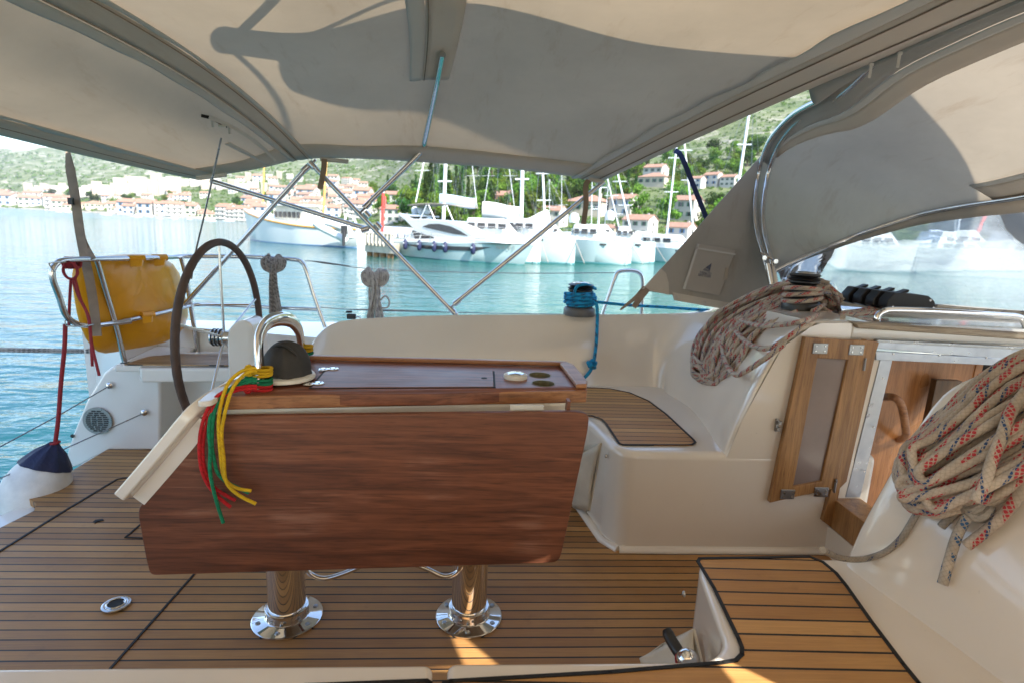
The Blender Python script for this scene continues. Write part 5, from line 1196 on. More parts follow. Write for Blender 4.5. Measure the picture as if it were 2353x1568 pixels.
def mktree(seed,kind):
    rn=random.Random(seed)
    root=thing('hillside_tree' if kind!='cypress' else 'cypress_tree','x','tree',(0,0,-500))
    cr_=MB();tk=MB();o=Vec((0,0,-500))
    if kind=='cypress':
        for k in range(16): z=1+k*.6;leaves(cr_,o+Vec((0,0,z)),1.15*sin(min(1,(k+2)/6)*pi/2)*(1-k/20),38,.26,rn)
        tk.tube([o,o+Vec((0,0,9))],lambda q:.16*(1-q)+.03,6)
    else:
        Hh=5.5
        tk.tube(cr([o,o+Vec((.15,.1,1.5)),o+Vec((0,.2,3.6))],3),lambda q:.26-.14*q,7)
        nb=rn.randint(7,10)
        for k in range(nb):
            a=k*2.4+rn.random();r=rn.uniform(.6,2.1);c=Vec((cos(a)*r,sin(a)*r,rn.uniform(2.3,5.4)-r*.25));tk.tube([o+Vec((0,.15,2.2)),o+c*.9],.07,5)
            leaves(cr_,o+c,rn.uniform(.9,1.5),115,.24,rn,.8)
    build('trunk',tk,M['bark'],root,nrm=False);build('crown',cr_,M['leaf_dark' if kind in('cypress','dark') else 'leaf_bright'],root,nrm=False);return root
protos=[mktree(1,'b'),mktree(2,'b'),mktree(3,'b'),mktree(4,'dark'),mktree(5,'cypress')]
used=[0]*5
rn=random.Random(99);treepos=[]
def place_tree(i,p,sc,label,group):
    treepos.append((p,sc))
    if not used[i]:
        used[i]=1;r=protos[i];r.location=p;r.rotation_euler=(0,0,rn.random()*6);r.scale=(sc,)*3;r['label']=label;r['group']=group;return r
    return dup(protos[i],p,rn.random()*6,sc*rn.uniform(.9,1.1),label,group)
# ================================================================= HOUSES
def plainw(name,c): plain(name,c,.85,var=.10,scale=.6)
plainw('wall_white',(.50,.485,.45));plainw('wall_cream',(.47,.42,.34));plainw('wall_stone',(.45,.42,.37));plainw('wall_orange',(.62,.34,.19))
def mk_roof():
    t=NT('roof_tile');o=t.obj();n=t.noise(o,1.2,5,.7);x,y,z=t.xyz(o);w=t.ma('SINE',t.ma('MULTIPLY',x,22.))
    b=t.pb(Base_Color=t.mix(t.rng(n,.3,.7),(.24,.125,.085),(.37,.225,.165)),Roughness=.85);t.l(t.bump(w,.5,.04),b.inputs['Normal']);M['roof_tile']=t.done(b.outputs[0])
mk_roof();plain('pane_dark',(.035,.045,.055),.12);plain('shutter_blue',(.08,.20,.38),.5);plain('shutter_green',(.05,.14,.08),.5)
def mkhouse(name,w,d,h,floors,cols,wall='wall_white',hip=False,shut='shutter_green',flat=False,balc=False,z0=-600):
    root=thing(name,'x','house' if not flat else 'apartment block',(0,0,z0));o=Vec((0,0,z0));R=.22*d
    mb=MB();mb.box(o+Vec((0,0,h/2-1)),(w,d,h+2))
    if not flat and not hip: mb.add([o+Vec(q) for q in ((-w/2,-d/2,h),(-w/2,d/2,h),(-w/2,0,h+R),(w/2,-d/2,h),(w/2,d/2,h),(w/2,0,h+R))],[(0,1,2),(5,4,3)])
    build('wall',mb,M[wall],root)
    e=.45;mb=MB()
    if flat: mb.box(o+Vec((0,0,h+.2)),(w+.3,d+.3,.4))
    elif hip:
        t=.14;ew=w/2+e;ed=d/2+e;q=[Vec((-ew,-ed,h)),Vec((ew,-ed,h)),Vec((ew,ed,h)),Vec((-ew,ed,h)),Vec((-(w-d)/2,0,h+R+.1)),Vec(((w-d)/2,0,h+R+.1))]
        mb.add([o+p for p in q],[(0,1,5,4),(2,3,4,5),(1,2,5),(3,0,4),(3,2,1,0)])
    else:
        for s in (-1,1):
            a=Vec((0,s*(d/2+e),h-R*e/(d/2)));t=Vec((0,0,.18));x=w/2+.3
            mb.hexa([o+Vec((-x,a.y,a.z)),o+Vec((x,a.y,a.z)),o+Vec((x,0,h+R+.03)),o+Vec((-x,0,h+R+.03))],[o+Vec((-x,a.y,a.z))+t,o+Vec((x,a.y,a.z))+t,o+Vec((x,0,h+R+.03))+t,o+Vec((-x,0,h+R+.03))+t])
    rf=build('roof',mb,M['roof_tile' if not flat else wall],root)
    if not flat: mb=MB();mb.box(o+Vec((w*.25,d*.1,h+R*.9)),(.7,.6,1.6));build('chimney',mb,M[wall],rf)
    fh=h/floors
    for fl in range(floors):
        for c in range(cols):
            x=-w/2+w*(c+.5)/cols;z=fl*fh+fh*.55
            mb=MB();mb.box(o+Vec((x,-d/2-.02,z)),(.95,.10,1.35));wn=build('window',mb,M['pane_dark'],root)
            if shut and not flat:
                mb=MB();[mb.box(o+Vec((x+s*.72,-d/2-.05,z)),(.45,.06,1.4)) for s in (-1,1)];build('shutter',mb,M[shut],wn)
            if balc or flat:
                mb=MB();mb.box(o+Vec((x,-d/2-.5,z-.75)),(w/cols*.75,1.,.9));build('balcony',mb,M[wall],root)
    for fl in range(floors):
        for s in (-1,1):
            mb=MB();mb.box(o+Vec((s*(w/2+.02),0,fl*fh+fh*.55)),(.08,.9,1.3));build('window',mb,M['pane_dark'],root)
    return root
HP={'a':mkhouse('village_house',10,8,6,2,3),'b':mkhouse('village_house',8,7,5.5,2,2,shut='shutter_blue'),'c':mkhouse('village_house',12,9,3.4,1,4,'wall_cream',hip=True),
 'd':mkhouse('village_house',11,8,8.5,3,3,balc=True,shut=None),'e':mkhouse('apartment_block',26,14,22,6,6,flat=True),'f':mkhouse('apartment_block',18,13,30,8,4,'wall_cream',flat=True),'g':mkhouse('village_house',9,7,6.2,2,3,'wall_stone'),'h':mkhouse('village_house',9,8,5.6,2,2,'wall_orange',shut=None,balc=True)}
hu={k:0 for k in HP};hl=[];hxy=[]
def house(k,px,py,wpx,label,group=None,yaw=None,dmin=0):
    p,d=hit(px,py)
    if p is None: return
    base={'a':10,'b':8,'c':12,'d':11,'e':26,'f':18,'g':9,'h':9}[k]
    wm=wpx*d/F*.93;sc=wm/base
    az=atan2(p.x,p.y);ry=-az+(yaw if yaw is not None else rn.uniform(-.7,.2))
    hxy.append((p,wm))
    if not hu[k]: hu[k]=1;r=HP[k];r.location=p;r.rotation_euler=(0,0,ry);r.scale=(sc,)*3;r['label']=label
    else: r=dup(HP[k],p,ry,sc,label)
    if group:r['group']=group
    elif 'group' in r.keys(): del r['group']
NAMED=[('a',1505,415,46,'white two storey house highest on the green slope, right of the masts'),('c',1505,428,66,'long low house with orange roof just below the highest white house'),('b',1637,428,34,'small white house high on the slope at the sprayhood edge'),
('b',1432,497,56,'white gabled house behind the catamaran bows, between two leaning masts'),('g',1572,505,62,'grey stone house with two dormers beside the sprayhood edge'),('c',1352,492,96,'wide white house with long orange hipped roof behind the catamarans'),
('a',1468,545,66,'white house with rusty roof low behind the moored catamarans'),('b',1562,560,54,'white house with blue shutters lowest at the sprayhood edge'),('h',1157,482,52,'unfinished orange block house with open terrace in the trees'),
('b',905,474,38,'white house with red roof beside the top of the red pole'),('a',905,512,52,'white gabled house at the foot of the red pole'),('c',848,487,56,'low house with orange roof behind the stern of the classic yacht'),
('a',1268,520,60,'house roof showing between the blue trimmed yachts'),('c',1395,540,56,'low orange roofed house right behind the rigging of the catamarans'),('b',1600,433,30,'little house half hidden in bushes left of the sprayhood edge'),('a',1675,430,34,'red roofed house beside the leaning right hand mast'),
('d',828,503,44,'tall balconied house behind the classic yacht stern'),('b',1240,532,40,'small gabled house in the gap behind the white sail covers')]
for k,x,y,w,l in NAMED: house(k,x,y,w,l,yaw=-.45)
rn=random.Random(5)
for i in range(46):
    x=rn.uniform(-20,570);house(rn.choice('abcd'),x,lerp(477,512,x/560)-rn.uniform(3,14),rn.uniform(17,27)*(1+.4*x/560),'white orange roofed house low along the far left shore','houses along the far shore')
for i in range(36):
    x=rn.uniform(560,860);house(rn.choice('abdb'),x,rn.uniform(465,505),rn.uniform(26,42),'white orange roofed house in the village behind the classic yacht','houses behind the classic yacht')
for i in range(30):
    x=rn.uniform(520,860);y=rn.uniform(418,462);house(rn.choice('aabd'),x,y,rn.uniform(14,24),'small white house high in the village under the grey green hill','houses high in the village')
for i in range(24):
    x=rn.uniform(-10,520);house(rn.choice('abb'),x,rn.uniform(446,466),rn.uniform(12,18),'small white house among trees below the white apartment blocks','houses below the apartment blocks')
for k,(x0,x1,y,w,h,n) in enumerate([(62,175,447,17,1,9),(185,290,449,22,1,7),(272,410,434,26,1,7),(275,410,448,25,1,6),(420,500,432,22,1,4),(500,640,440,22,1,6),(560,700,415,15,1,6),(660,830,468,30,1,4)]):
    for j in range(n):
        house('e' if (j+k)%3 else 'f',lerp(x0,x1,(j+.5)/n)+rn.uniform(-3,3),y+rn.uniform(-4,4),w*rn.uniform(.8,1.1)*(1 if (j+k)%3 else .7),'white apartment block in the terraced estate at the foot of the far hill','apartment blocks at the foot of the far hill',yaw=rn.uniform(-.5,.1))
# trees
def blocked(x,y,base=None): return False
hp=[((p.x,p.y),w) for p,w in hxy]
def free(p,r,cam_front=True):
    for (q,w) in hp:
        dx=p.x-q[0];dy=p.y-q[1];k=hypot(dx,dy)
        if k<w*.62+r*.4: return False
        # keep the sight line to near named houses open
    return True
cnt=0
def sight(px,py,s):
    for (k,x,y,w,l) in NAMED:
        if abs(px-x)<w*.55 and y-2<py<y+s*1.15: return False
    return True
rn=random.Random(31)
for i in range(1400):
    if cnt>=268: break
    x=rn.uniform(840,1740);y0=lerp(515,560,(x-840)/900);y=y0-rn.random()**1.15*lerp(95,235,(x-840)/900)
    if x<1000 and y<440: continue
    if x>1400 and y<lerp(400,360,(x-1400)/300) and rn.random()<.8: continue
    p,d=hit(x,y)
    if p is None or d>620: continue
    sc=rn.uniform(.8,1.45)*(1 if d<250 else 1.15)
    if not free(p,3*sc) or not sight(x,y,7*sc*F/d): continue
    k=rn.choice([0,1,2,0,1,2,3,3,4 if x<1500 else 0]);cnt+=1
    place_tree(k,p-Vec((0,0,.4)),sc,{3:'dark green round tree on the wooded slope behind the marina',4:'slim dark cypress on the wooded slope behind the marina'}.get(k,'bright green leafy tree on the wooded slope behind the marina'),{3:'dark trees on the wooded slope',4:'cypresses on the wooded slope'}.get(k,'leafy trees on the wooded slope'))
for i in range(60):
    x=rn.uniform(-10,840);y=lerp(474,505,x/840)-rn.uniform(4,38);p,d=hit(x,y)
    if p is None or not free(p,4): continue
    place_tree(rn.choice([0,1,3,3]),p,d*12/F/6*rn.uniform(.7,1.3)*1.3,'green tree among the white houses of the far shore','trees among the far houses');cnt+=1
for i,u in enumerate(used):
    if not u:
        for ch in list(protos[i].children): bpy.data.objects.remove(ch)
        bpy.data.objects.remove(protos[i])
for k,u in hu.items():
    if not u:
        def kill(o):
            for c in list(o.children): kill(c)
            bpy.data.objects.remove(o)
        kill(HP[k])
# scrub as stuff: leaf clumps over all slopes
mb=MB();rn=random.Random(8);n=0
for i in range(9000):
    x=rn.uniform(-60,2500);y0=lerp(478,580,max(0,x)/2352);y=y0-rn.uniform(0,1)*(130 if x<850 else lerp(150,380,min(1,(x-850)/1050)))
    p,d=hit(x,y)
    if p is None or not free(p,1.2): continue
    if d>1500 and rn.random()<.5: continue
    R=max(.6,d*rn.uniform(2.2,5.)/F)
    leaves(mb,p+Vec((0,0,R*.3)),R,9 if x<850 else 14,R*.42,rn,.55);n+=1
o=build('scrub',mb,M['leaf_scrub'],nrm=False);tag(o,'green scrub and bushes covering the coastal slopes','bushes',kind='stuff')
# ================================================================= BOATS
plain('hull_white',(.62,.65,.65),.22,coat=.5,var=.03);plain('hull_teal_shade',(.40,.50,.51),.25,coat=.4,var=.03);plain('hull_navy',(.02,.04,.10),.3);plain('boot_teal',(.03,.13,.14),.4);plain('boot_blue',(.05,.12,.22),.4)  # teal tone: shade on white hulls put into the colour; pale blue yacht shares it
plain('tint_glass',(.05,.05,.055),.08,var=.3);plain('blue_cover',(.05,.13,.42),.7);plain('pale_blue_cover',(.42,.50,.66),.75);plain('varnish',(.62,.30,.06),.3);plain('red_paint',(.62,.03,.02),.5,var=.1);plain('cream_cabin',(.66,.60,.50),.5);plain('concrete',(.48,.42,.34),.9,var=.25,scale=2);plain('rust',(.20,.10,.04),.9,var=.4,scale=3);plain('taupe_cover',(.30,.26,.22),.8);plain('mast_white',(.60,.64,.68),.3)
def hullgrid(Ps,Pb,beam,hs,hb,hm=None,rake=.5,stern=.75,full=.55,tumble=1.0,n=22):
    d=(Pb-Ps);L=d.length;d.normalize();s=Vec((-d.y,d.x,0));hm=hm if hm is not None else min(hs,hb)*.95
    rows=[]
    for i in range(n+1):
        t=i/n;b=beam/2*(stern+(1-stern)*min(1,t/.4))*(1-max(0,(t-full)/(1-full))**2.2) if t<1 else 0.001
        h=hs*(1-t)**2+2*hm*t*(1-t)*1.0+hb*t*t if True else 0
        r=[]
        for sg in (1,):
            pass
        sec=[(0,-.35,.0),(.72,-.22,.0),(.90,0,.25),(.96,h*.45,.6),(1.0,h,1.)]
        left=[];right=[]
        for (w,z,rk) in sec:
            xx=t*L+rake*h*rk*max(0,(t-.5)*2)**2
            c=Ps+d*xx+Vec((0,0,z));left.append(c+s*b*w);right.append(c-s*b*w)
        rows.append(left[::-1]+right[1:])
    return rows,d,s,L
def hull(name_t,label,cat,Ps,Pb,beam,hs,hb,mat='hull_white',boot='boot_teal',deck='hull_white',group=None,**k):
    t=thing(name_t,label,cat,(Ps+Pb)/2,group);rows,d,s,L=hullgrid(Ps,Pb,beam,hs,hb,**k)
    mb=MB();mb.grid(rows);r0_=rows[0];mb.add(r0_,[tuple(range(len(r0_)))]);build('hull',mb,M[mat],t)
    mb=MB();dk=[[r[0]-Vec((0,0,.06)),(r[0]+r[-1])/2+Vec((0,0,.0)),r[-1]-Vec((0,0,.06))] for r in rows];mb.grid(dk);build('deck',mb,M[deck],t)
    mb=MB()
    for a,b in ((2,1),(-3,-2)):
        g=[[r[a]+(r[a]-(r[a]+r[-a-1])/2).normalized()*.012+Vec((0,0,.13)),r[a]+(r[a]-(r[a]+r[-a-1])/2).normalized()*.012-Vec((0,0,.1))] for r in rows];mb.grid(g)
    build('boot_stripe',mb,M[boot],t,solid=.004)
    return t,d,s,L,rows
def cabin(t,name,Ps,d,s,x0,x1,w0,w1,z0,z1,mat,slope0=.2,slope1=.8,**k):
    a=Ps+d*x0;b=Ps+d*x1;Z=Vec((0,0,1));dz=z1-z0
    bt=[a+s*w0+Z*z0,a-s*w0+Z*z0,b-s*w1+Z*z0,b+s*w1+Z*z0]
    tp=[a+s*w0*.88+Z*z1+d*slope0*dz,a-s*w0*.88+Z*z1+d*slope0*dz,b-s*w1*.85+Z*z1-d*slope1*dz,b+s*w1*.85+Z*z1-d*slope1*dz]
    mb=MB();mb.hexa(bt,tp);return build(name,mb,M[mat],t,**k)
def mastpx(t,xt,yt,xb,yb,dep,r,mat='mast_white',parentname='mast',spr=None,nstay=3,seed=1):
    a=PD(xb,yb,dep);b=PD(xt+(xt-xb)*.35,yt-(yb-yt)*.35,dep);r=r*(.62 if r<.155 else .9);mb=MB();mb.tube([a,b],r,8);m=build(parentname,mb,M[mat],t)
    rn=random.Random(seed);mb=MB();k=dep/F
    for i in range(nstay):
        q=PD(xb+rn.choice((-1,1))*rn.uniform(25,70),yb+rn.uniform(0,25),dep+rn.uniform(-1,1));mb.tube([q,b],.0065*dep/45,4)
    build('stay',mb,M['steel_dull'],t)
    if spr:
        for f in spr:
            c=a.lerp(b,f);mb=MB();w=k*16;mb.tube([c-RT*w,c+RT*w],r*.45,6);build('spreader',mb,M[mat],m)
    return m
def stackcover(t,x0,y0,x1,y1,dep,rad,mat,name='sail_cover'):
    a=PD(x0,y0,dep);b=PD(x1,y1,dep);mb=MB();P=[a.lerp(b,q/6)+Vec((0,0,.05*sin(q))) for q in range(7)];mb.tube(P,rad,10,flat=(1.25,.7),fdir=(0,0,1));return build(name,mb,M[mat],t)
W=lambda x,y:PZ(x,y,WZ)
# classic motor sailer on the left
Ps=W(838,571);Pb=W(578,552);
dpt=(Ps-CAM).dot(FW)
t,d,s,L,rw_=hull('classic_yacht','long grey white wooden classic yacht with two orange masts and blue waterline','boat',Ps,Pb,4.6,1.85,3.2,boot='boot_blue',hm=1.55,rake=.35,stern=.45)
for v in (t,):pass
cabin(t,'deckhouse',Ps,d,s,L*.42,L*.70,1.15,1.0,1.6,3.6,'cream_cabin',.05,.15,bevel=.05);cabin(t,'wheelhouse_roof',Ps,d,s,L*.40,L*.73,1.5,1.3,3.6,3.75,'hull_white',.05,.1)
cabin(t,'aft_cabin',Ps,d,s,L*.18,L*.36,1.2,1.2,1.5,2.3,'hull_white',.1,.1,bevel=.05)
sd=s if (s.dot(FW)<0) else -s
for k in range(6):
    c=Ps+d*(L*(.46+.04*k))+sd*1.16+Vec((0,0,2.75));mb=MB();mb.box(c,(.32,.1,.55),Matrix.Rotation(atan2(d.y,d.x),3,'Z'));build('cabin_window',mb,M['tint_glass'],t)
mb=MB();g=[[r[0 if (r[0]-r[-1]).dot(sd)>0 else -1]+Vec((0,0,-.06))+sd*.03,r[0 if (r[0]-r[-1]).dot(sd)>0 else -1]+Vec((0,0,-.22))+sd*.03] for r in rw_];mb.grid(g);build('rubbing_strake',mb,M['varnish'],t,solid=.05)
mastpx(t,608,330,604,466,dpt*1.12,.13,'varnish',spr=(.62,),nstay=5,seed=3);mastpx(t,752,330,741,520,dpt*1.02,.15,'varnish',spr=(.78,),nstay=6,seed=5)
mb=MB();mb.tube(cr([PD(792,540,dpt),PD(793,502,dpt),PD(800,495,dpt),PD(812,502,dpt),PD(820,522,dpt),PD(822,545,dpt)],5),.09,8);build('davit',mb,M['hull_white'],t)
t=thing('dinghy','white inflatable dinghy hoisted against the classic yacht side with outboard hanging','dinghy',PD(760,556,dpt*.95))
mb=MB();mb.tube(cr([PD(x,y,dpt*.945) for x,y in ((724,512),(740,524),(775,542),(798,556))],6),lambda q:.36-.08*q,12);mb.tube(cr([PD(x,y,dpt*.965) for x,y in ((724,508),(760,514),(800,530),(806,548))],6),.30,12);build('tube',mb,M['hull_white'],t)
mb=MB();mb.tube(cr([PD(x,y,dpt*.93) for x,y in ((792,526),(790,545),(789,566))],4),lambda q:.22-.12*q,8);mb.box(PD(791,528,dpt*.93),(.5,.4,.7));build('outboard',mb,M['black_plastic'],t)
# pier, pole, rib
t=thing('stone_pier','short stone pier end on dark piles beside the classic yacht','pier',W(865,578))
mb=MB();a=PZ(838,562,-.35);b=PZ(905,567,-.35);dd=Vec((0,14,0));mb.hexa([a+Vec((0,0,-.5)),b+Vec((0,0,-.5)),b+dd+Vec((0,0,-.5)),a+dd+Vec((0,0,-.5))],[a+Vec((0,0,.1)),b+Vec((0,0,.1)),b+dd+Vec((0,0,.1)),a+dd+Vec((0,0,.1))]);build('pier_slab',mb,M['concrete'],t)
mb=MB()
for k in range(8): c=a.lerp(b,(k+.5)/8)+Vec((0,-.1,.42));mb.box(c,(.16,.2,.9))
mb.tube([a+Vec((0,-.1,.8)),b+Vec((0,-.1,.8))],.09,6);build('pier_fence',mb,M['concrete'],t)
for k in range(4):
    c=a.lerp(b,(k+.6)/4.2);mb=MB();mb.tube([c+Vec((0,.3,-2)),c+Vec((0,.3,-.4))],.22,10);build('pile',mb,M['rust'],t)
t=thing('red_pole','tall red tubular beacon pole standing on the pier','pole',PD(878,530,52))
mb=MB();mb.tube([PD(878,532,52),PD(880,444,52)],.13,10);mb.tube([PD(884,478,52),PD(884,452,52)],.10,8);build('pole_tube',mb,M['red_paint'],t)
mb=MB();mb.lathe([(0,0),(.12,0),(.10,.25),(0,.4)],PD(880,444,52));build('pole_lamp',mb,M['mast_white'],t)
t=thing('inflatable_boat','grey blue rigid inflatable boat moored between the red pole and the motor yacht','boat',W(925,570))
mb=MB();mb.tube([PD(x,y,50) for x,y in ((884,532),(930,534),(950,537))],.42,12);build('tube',mb,M['pale_blue_cover'],t)
for x in (905,921,944): mb=MB();mb.tube([PD(x,546,49),PD(x,528,49)],lambda q:.22-.05*q,8);build('seat',mb,M['hull_white'],t)
# motor yacht
Ps=W(936,586);Pb=W(1196,608);dpt=(Pb-CAM).dot(FW)
t,d,s,L,rw_=hull('motor_yacht','sleek white motor yacht with dark side windows and five blue fenders','boat',Ps,Pb,4.2,1.05,1.35,mat='hull_teal_shade',hm=1.12,rake=.75,stern=.92,full=.45)
sd=s if (s.dot(FW)<0) else -s
# dark window band on topsides
mb=MB();g=[]
for i,r in enumerate(rw_[3:19]):
    k=0 if (r[0]-r[-1]).dot(sd)>0 else -1;top=r[k];low=r[1 if k==0 else -2];w=min(1,i/5,(15-i)/2.0);g.append([top.lerp(low,.30-.0*w)+sd*.03,top.lerp(low,.30+.42*w)+sd*.03])
mb.grid(g);build('hull_window',mb,M['tint_glass'],t)
def swoop(name,prof_,mat,w,zoff=0,bev=.05): # side profile in (x fraction, z) extruded across the beam
    mb=MB();P=[Ps+d*(L*x)+Vec((0,0,z)) for x,z in prof_];P=[p+sd*w for p in P];mb.prism(P,-sd*(2*w));return build(name,mb,M[mat],t,bevel=bev,auto=60)
swoop('foredeck',[(.0,1.0),(.30,1.12),(.55,1.15),(.90,1.35),(.98,1.38),(.80,1.52),(.62,1.62),(.45,1.45),(.2,1.3),(0,1.2)],'hull_white',1.5)
swoop('superstructure',[(.10,1.2),(.18,2.05),(.10,2.62),(.02,3.05),(.05,3.1),(.16,2.72),(.30,2.78),(.48,2.70),(.62,2.30),(.74,1.62),(.6,1.45),(.42,1.3),(.2,1.2)],'hull_white',1.35)
for w_ in (1,):
    mb=MB();P=[Ps+d*(L*x)+Vec((0,0,z))+sd*1.38 for x,z in ((.27,2.22),(.33,2.42),(.42,2.46),(.52,2.32),(.60,2.05),(.67,1.72),(.55,1.80),(.42,1.98),(.32,2.12))];mb.prism(P,-sd*.06);build('saloon_window',mb,M['tint_glass'],t)
    mb=MB();P=[Ps+d*(L*x)+Vec((0,0,z))+sd*1.40 for x,z in ((.17,1.95),(.26,1.72),(.36,1.55),(.40,1.35),(.20,1.30))];mb.prism(P,-sd*.05);build('cockpit_window',mb,M['tint_glass'],t)
    mb=MB()
    for q in (0,1): mb.tube(cr([Ps+d*(L*x)+Vec((0,0,z-q*.22))+sd*1.9 for x,z in ((.12,1.55),(.25,1.78),(.4,1.85),(.52,1.8))],4),.022,6)
    for x in (.2,.29,.38): mb.tube([Ps+d*(L*x)+Vec((0,0,1.1))+sd*1.9,Ps+d*(L*(x+.02))+Vec((0,0,1.8))+sd*1.9],.022,6)
    build('side_rail',mb,M['steel'],t)
mb=MB();rows=[]
for i in range(9): x=lerp(.10,.56,i/8);rows.append([Ps+d*(L*x)+Vec((0,0,3.72+.14*sin(i/8*pi)))+sd*y_ for y_ in (1.1,0,-1.1)])
mb.grid(rows);build('sun_bimini',mb,M['taupe_cover'],t,solid=.07)
for x0,x1 in ((.36,.30),(.52,.46),(.22,.28)): mb=MB();mb.tube([Ps+d*(L*x0)+Vec((0,0,2.7))+sd*1.1,Ps+d*(L*x1)+Vec((0,0,3.75))+sd*1.1],.04,6);build('bimini_leg',mb,M['mast_white'],t)
for x in (.07,.13,.19): mb=MB();mb.lathe([(0,-.25),(.2,-.2),(.27,0),(.24,.2),(.12,.3),(0,.33)],Ps+d*(L*x)+Vec((0,0,3.35)));build('radar_dome',mb,M['mast_white'],t)
mb=MB();mb.box(Ps+d*(L*.14)+Vec((0,0,2.98)),(L*.16,2,.12),Matrix.Rotation(atan2(d.y,d.x),3,'Z'));build('radar_arch',mb,M['mast_white'],t)
a_=Pb-d*(L*.125)+sd*.62+Vec((0,0,.95))
pt_=rw_[19];k=0 if (pt_[0]-pt_[-1]).dot(sd)>0 else -1;P0=rw_[18][k].lerp(rw_[18][1 if k==0 else -2],.32)+sd*.10;P1=rw_[21][k].lerp(rw_[21][1 if k==0 else -2],.32)+sd*.10
text('N A O S',.36,P0.lerp(P1,.5)+Vec((0,0,-.1)),P1-P0,(0,0,1),M['steel_dull'],t,'hull_name',ext=.004)
for x,y in ((953,572),(1001,566),(1050,567),(1088,572),(1030,569)):
    if x==1030: continue
for i,(x,y) in enumerate(((931,574),(968,563),(1001,565),(1029,567),(1090,573))):
    kk=0 if (rw_[5][0]-rw_[5][-1]).dot(sd)>0 else -1;r=min(rw_,key=lambda q:abs(CX+F*(q[kk]-CAM).dot(RT)/(q[kk]-CAM).dot(FW)-x));p=r[kk]+sd*.16;p.z=WZ+.0+.88
    nm=['aftmost','second','third','fourth','foremost'][i];ft=thing('fender',f'dark blue fender hanging {nm} along the side of the white motor yacht','fender',p+Vec((0,0,-.35)),'fenders on the motor yacht')
    mb=MB();mb.lathe([(0,-.36),(.08,-.34),(.15,-.25),(.17,0),(.15,.25),(.08,.34),(.05,.4),(0,.42)],p,seg=16);build('fender_body',mb,M['navy'],ft)
    mb=MB();mb.lathe([(0,0),(.07,0),(.07,.02),(0,.02)],p+sd*.165+Vec((0,0,.12)),sd,12);build('fender_mark',mb,M['mast_white'],ft)
    mb=MB();mb.tube([p+Vec((0,0,.4)),p+Vec((0,0,.75))-sd*.12],.015,5);build('fender_line',mb,M['mast_white'],ft)
# catamarans / yachts with bows towards us
plain('orange_mark',(.75,.08,.01),.5)
def bowboat(label,Psx,Pbx,beam,hb,cat='catamaran',cab=True,mat='hull_teal_shade',masts=(),cover=None,windows=3,name='catamaran',off=0,vent=True,rake=-.02,twin=None,coverc='hull_white'):
    Ps=W(*Psx);Pb=W(*Pbx);t,d,s,L,rw=hull(name,label,cat,Ps,Pb,beam,hb*1.0,hb,mat=mat,hm=hb,rake=rake,stern=.85,full=.45)
    dp=(Pb-CAM).dot(FW);sd=s if (s.dot(FW)<0) else -s
    if twin is not None:
        rows,_,_,_=hullgrid(Ps+s*twin,Pb+s*twin,beam,hb,hb,hm=hb,rake=rake,stern=.85,full=.45);mb=MB();mb.grid(rows);mb.add(rows[0],[tuple(range(len(rows[0])))]);build('second_hull',mb,M[mat],t)
        a=Ps+s*(twin/2);w=abs(twin)/2+.3
    else: a=Ps;w=beam*.36
    if cab:
        cabin(t,'coachroof',a,d,s,L*.08,L*.72,w,w*.8,hb*.9,hb+1.15,'hull_white',.3,1.0,bevel=.12)
        for k in range(windows):
            for sg in (1,-1):
                c=a+d*(L*(.2+.13*k))+s*sg*(w*.95)+Vec((0,0,hb+.62));mb=MB();mb.box(c,(L*.09,.10,.36),Matrix.Rotation(atan2(d.y,d.x),3,'Z'));build('cabin_window',mb,M['tint_glass'],t)
    if vent:
        r=rw[14];k=0 if (r[0]-r[-1]).dot(sd)>0 else -1;c=r[k].lerp(r[1 if k==0 else -2],.3)+sd*.03;mb=MB();mb.box(c,(.55,.06,.14),Matrix.Rotation(atan2(d.y,d.x),3,'Z'));build('hull_window',mb,M['tint_glass'],t)
    mb=MB();
    for sg in (0,-1):
        P=[r[sg]+Vec((0,0,.55)) for r in rw[::3]];mb.tube(cr(P,3),.016,5)
        for p in P: mb.tube([p-Vec((0,0,.55)),p],.016,5)
    build('guard_rail',mb,M['steel'],t)
    for i,(xt,yt,xb,yb,r) in enumerate(masts): mastpx(t,xt,yt,xb,yb,dp*1.12,r,spr=(.42,.68),nstay=5,seed=i+int(xb))
    if cover: stackcover(t,*cover,dp*1.12,.5 if len(cover)<5 else .4,coverc)
    ln=MB();ln.tube([Pb+Vec((0,0,hb*.8)),Pb-d*.2+(-FW*2.2)+Vec((0,0,-.2))+RT*.6],.03,5);build('mooring_rope',ln,M['rope_plain'],t)
    return t,d,s,L,rw,sd,dp
A_=bowboat('big white catamaran with long cabin windows and an orange mark on its bow',(1060,594),(1241,607),2.6,1.85,masts=((1201,330,1197,520,.16),),cover=(1108,482,1192,494),windows=4,twin=None,mat='hull_white',vent=False)
t,d,s,L,rw,sd,dp=A_
c=rw[20][0 if (rw[20][0]-rw[20][-1]).dot(sd)>0 else -1].lerp(W(1212,606),.45);mb=MB();cc=PD(1212,578,(c-CAM).dot(FW)-.9);mb.prism([cc+RT*x*.033+UP*y*.033 for x,y in ((-3,-5),(0,-8),(4,-5),(4,0),(1,8),(-1,3),(-4,1))],FW*.5);build('orange_mark',mb,M['orange_mark'],t)
text('PU 2151',.34,PD(1190,550,(c-CAM).dot(FW)-1.1),RT,UP,M['steel_dull'],t,'registration_number',ext=.004)
bowboat('white catamaran hull with teal shaded side and black vent, second from the motor yacht',(1150,596),(1320,609),2.6,1.95,masts=((1246,385,1254,560,.14),),cover=(1262,500,1215,520))
bowboat('wide white catamaran with small oval window, below the hanging strap',(1300,600),(1449,610),2.8,1.75,masts=((1379,420,1372,560,.14),(1402,440,1430,560,.07)),vent=True)
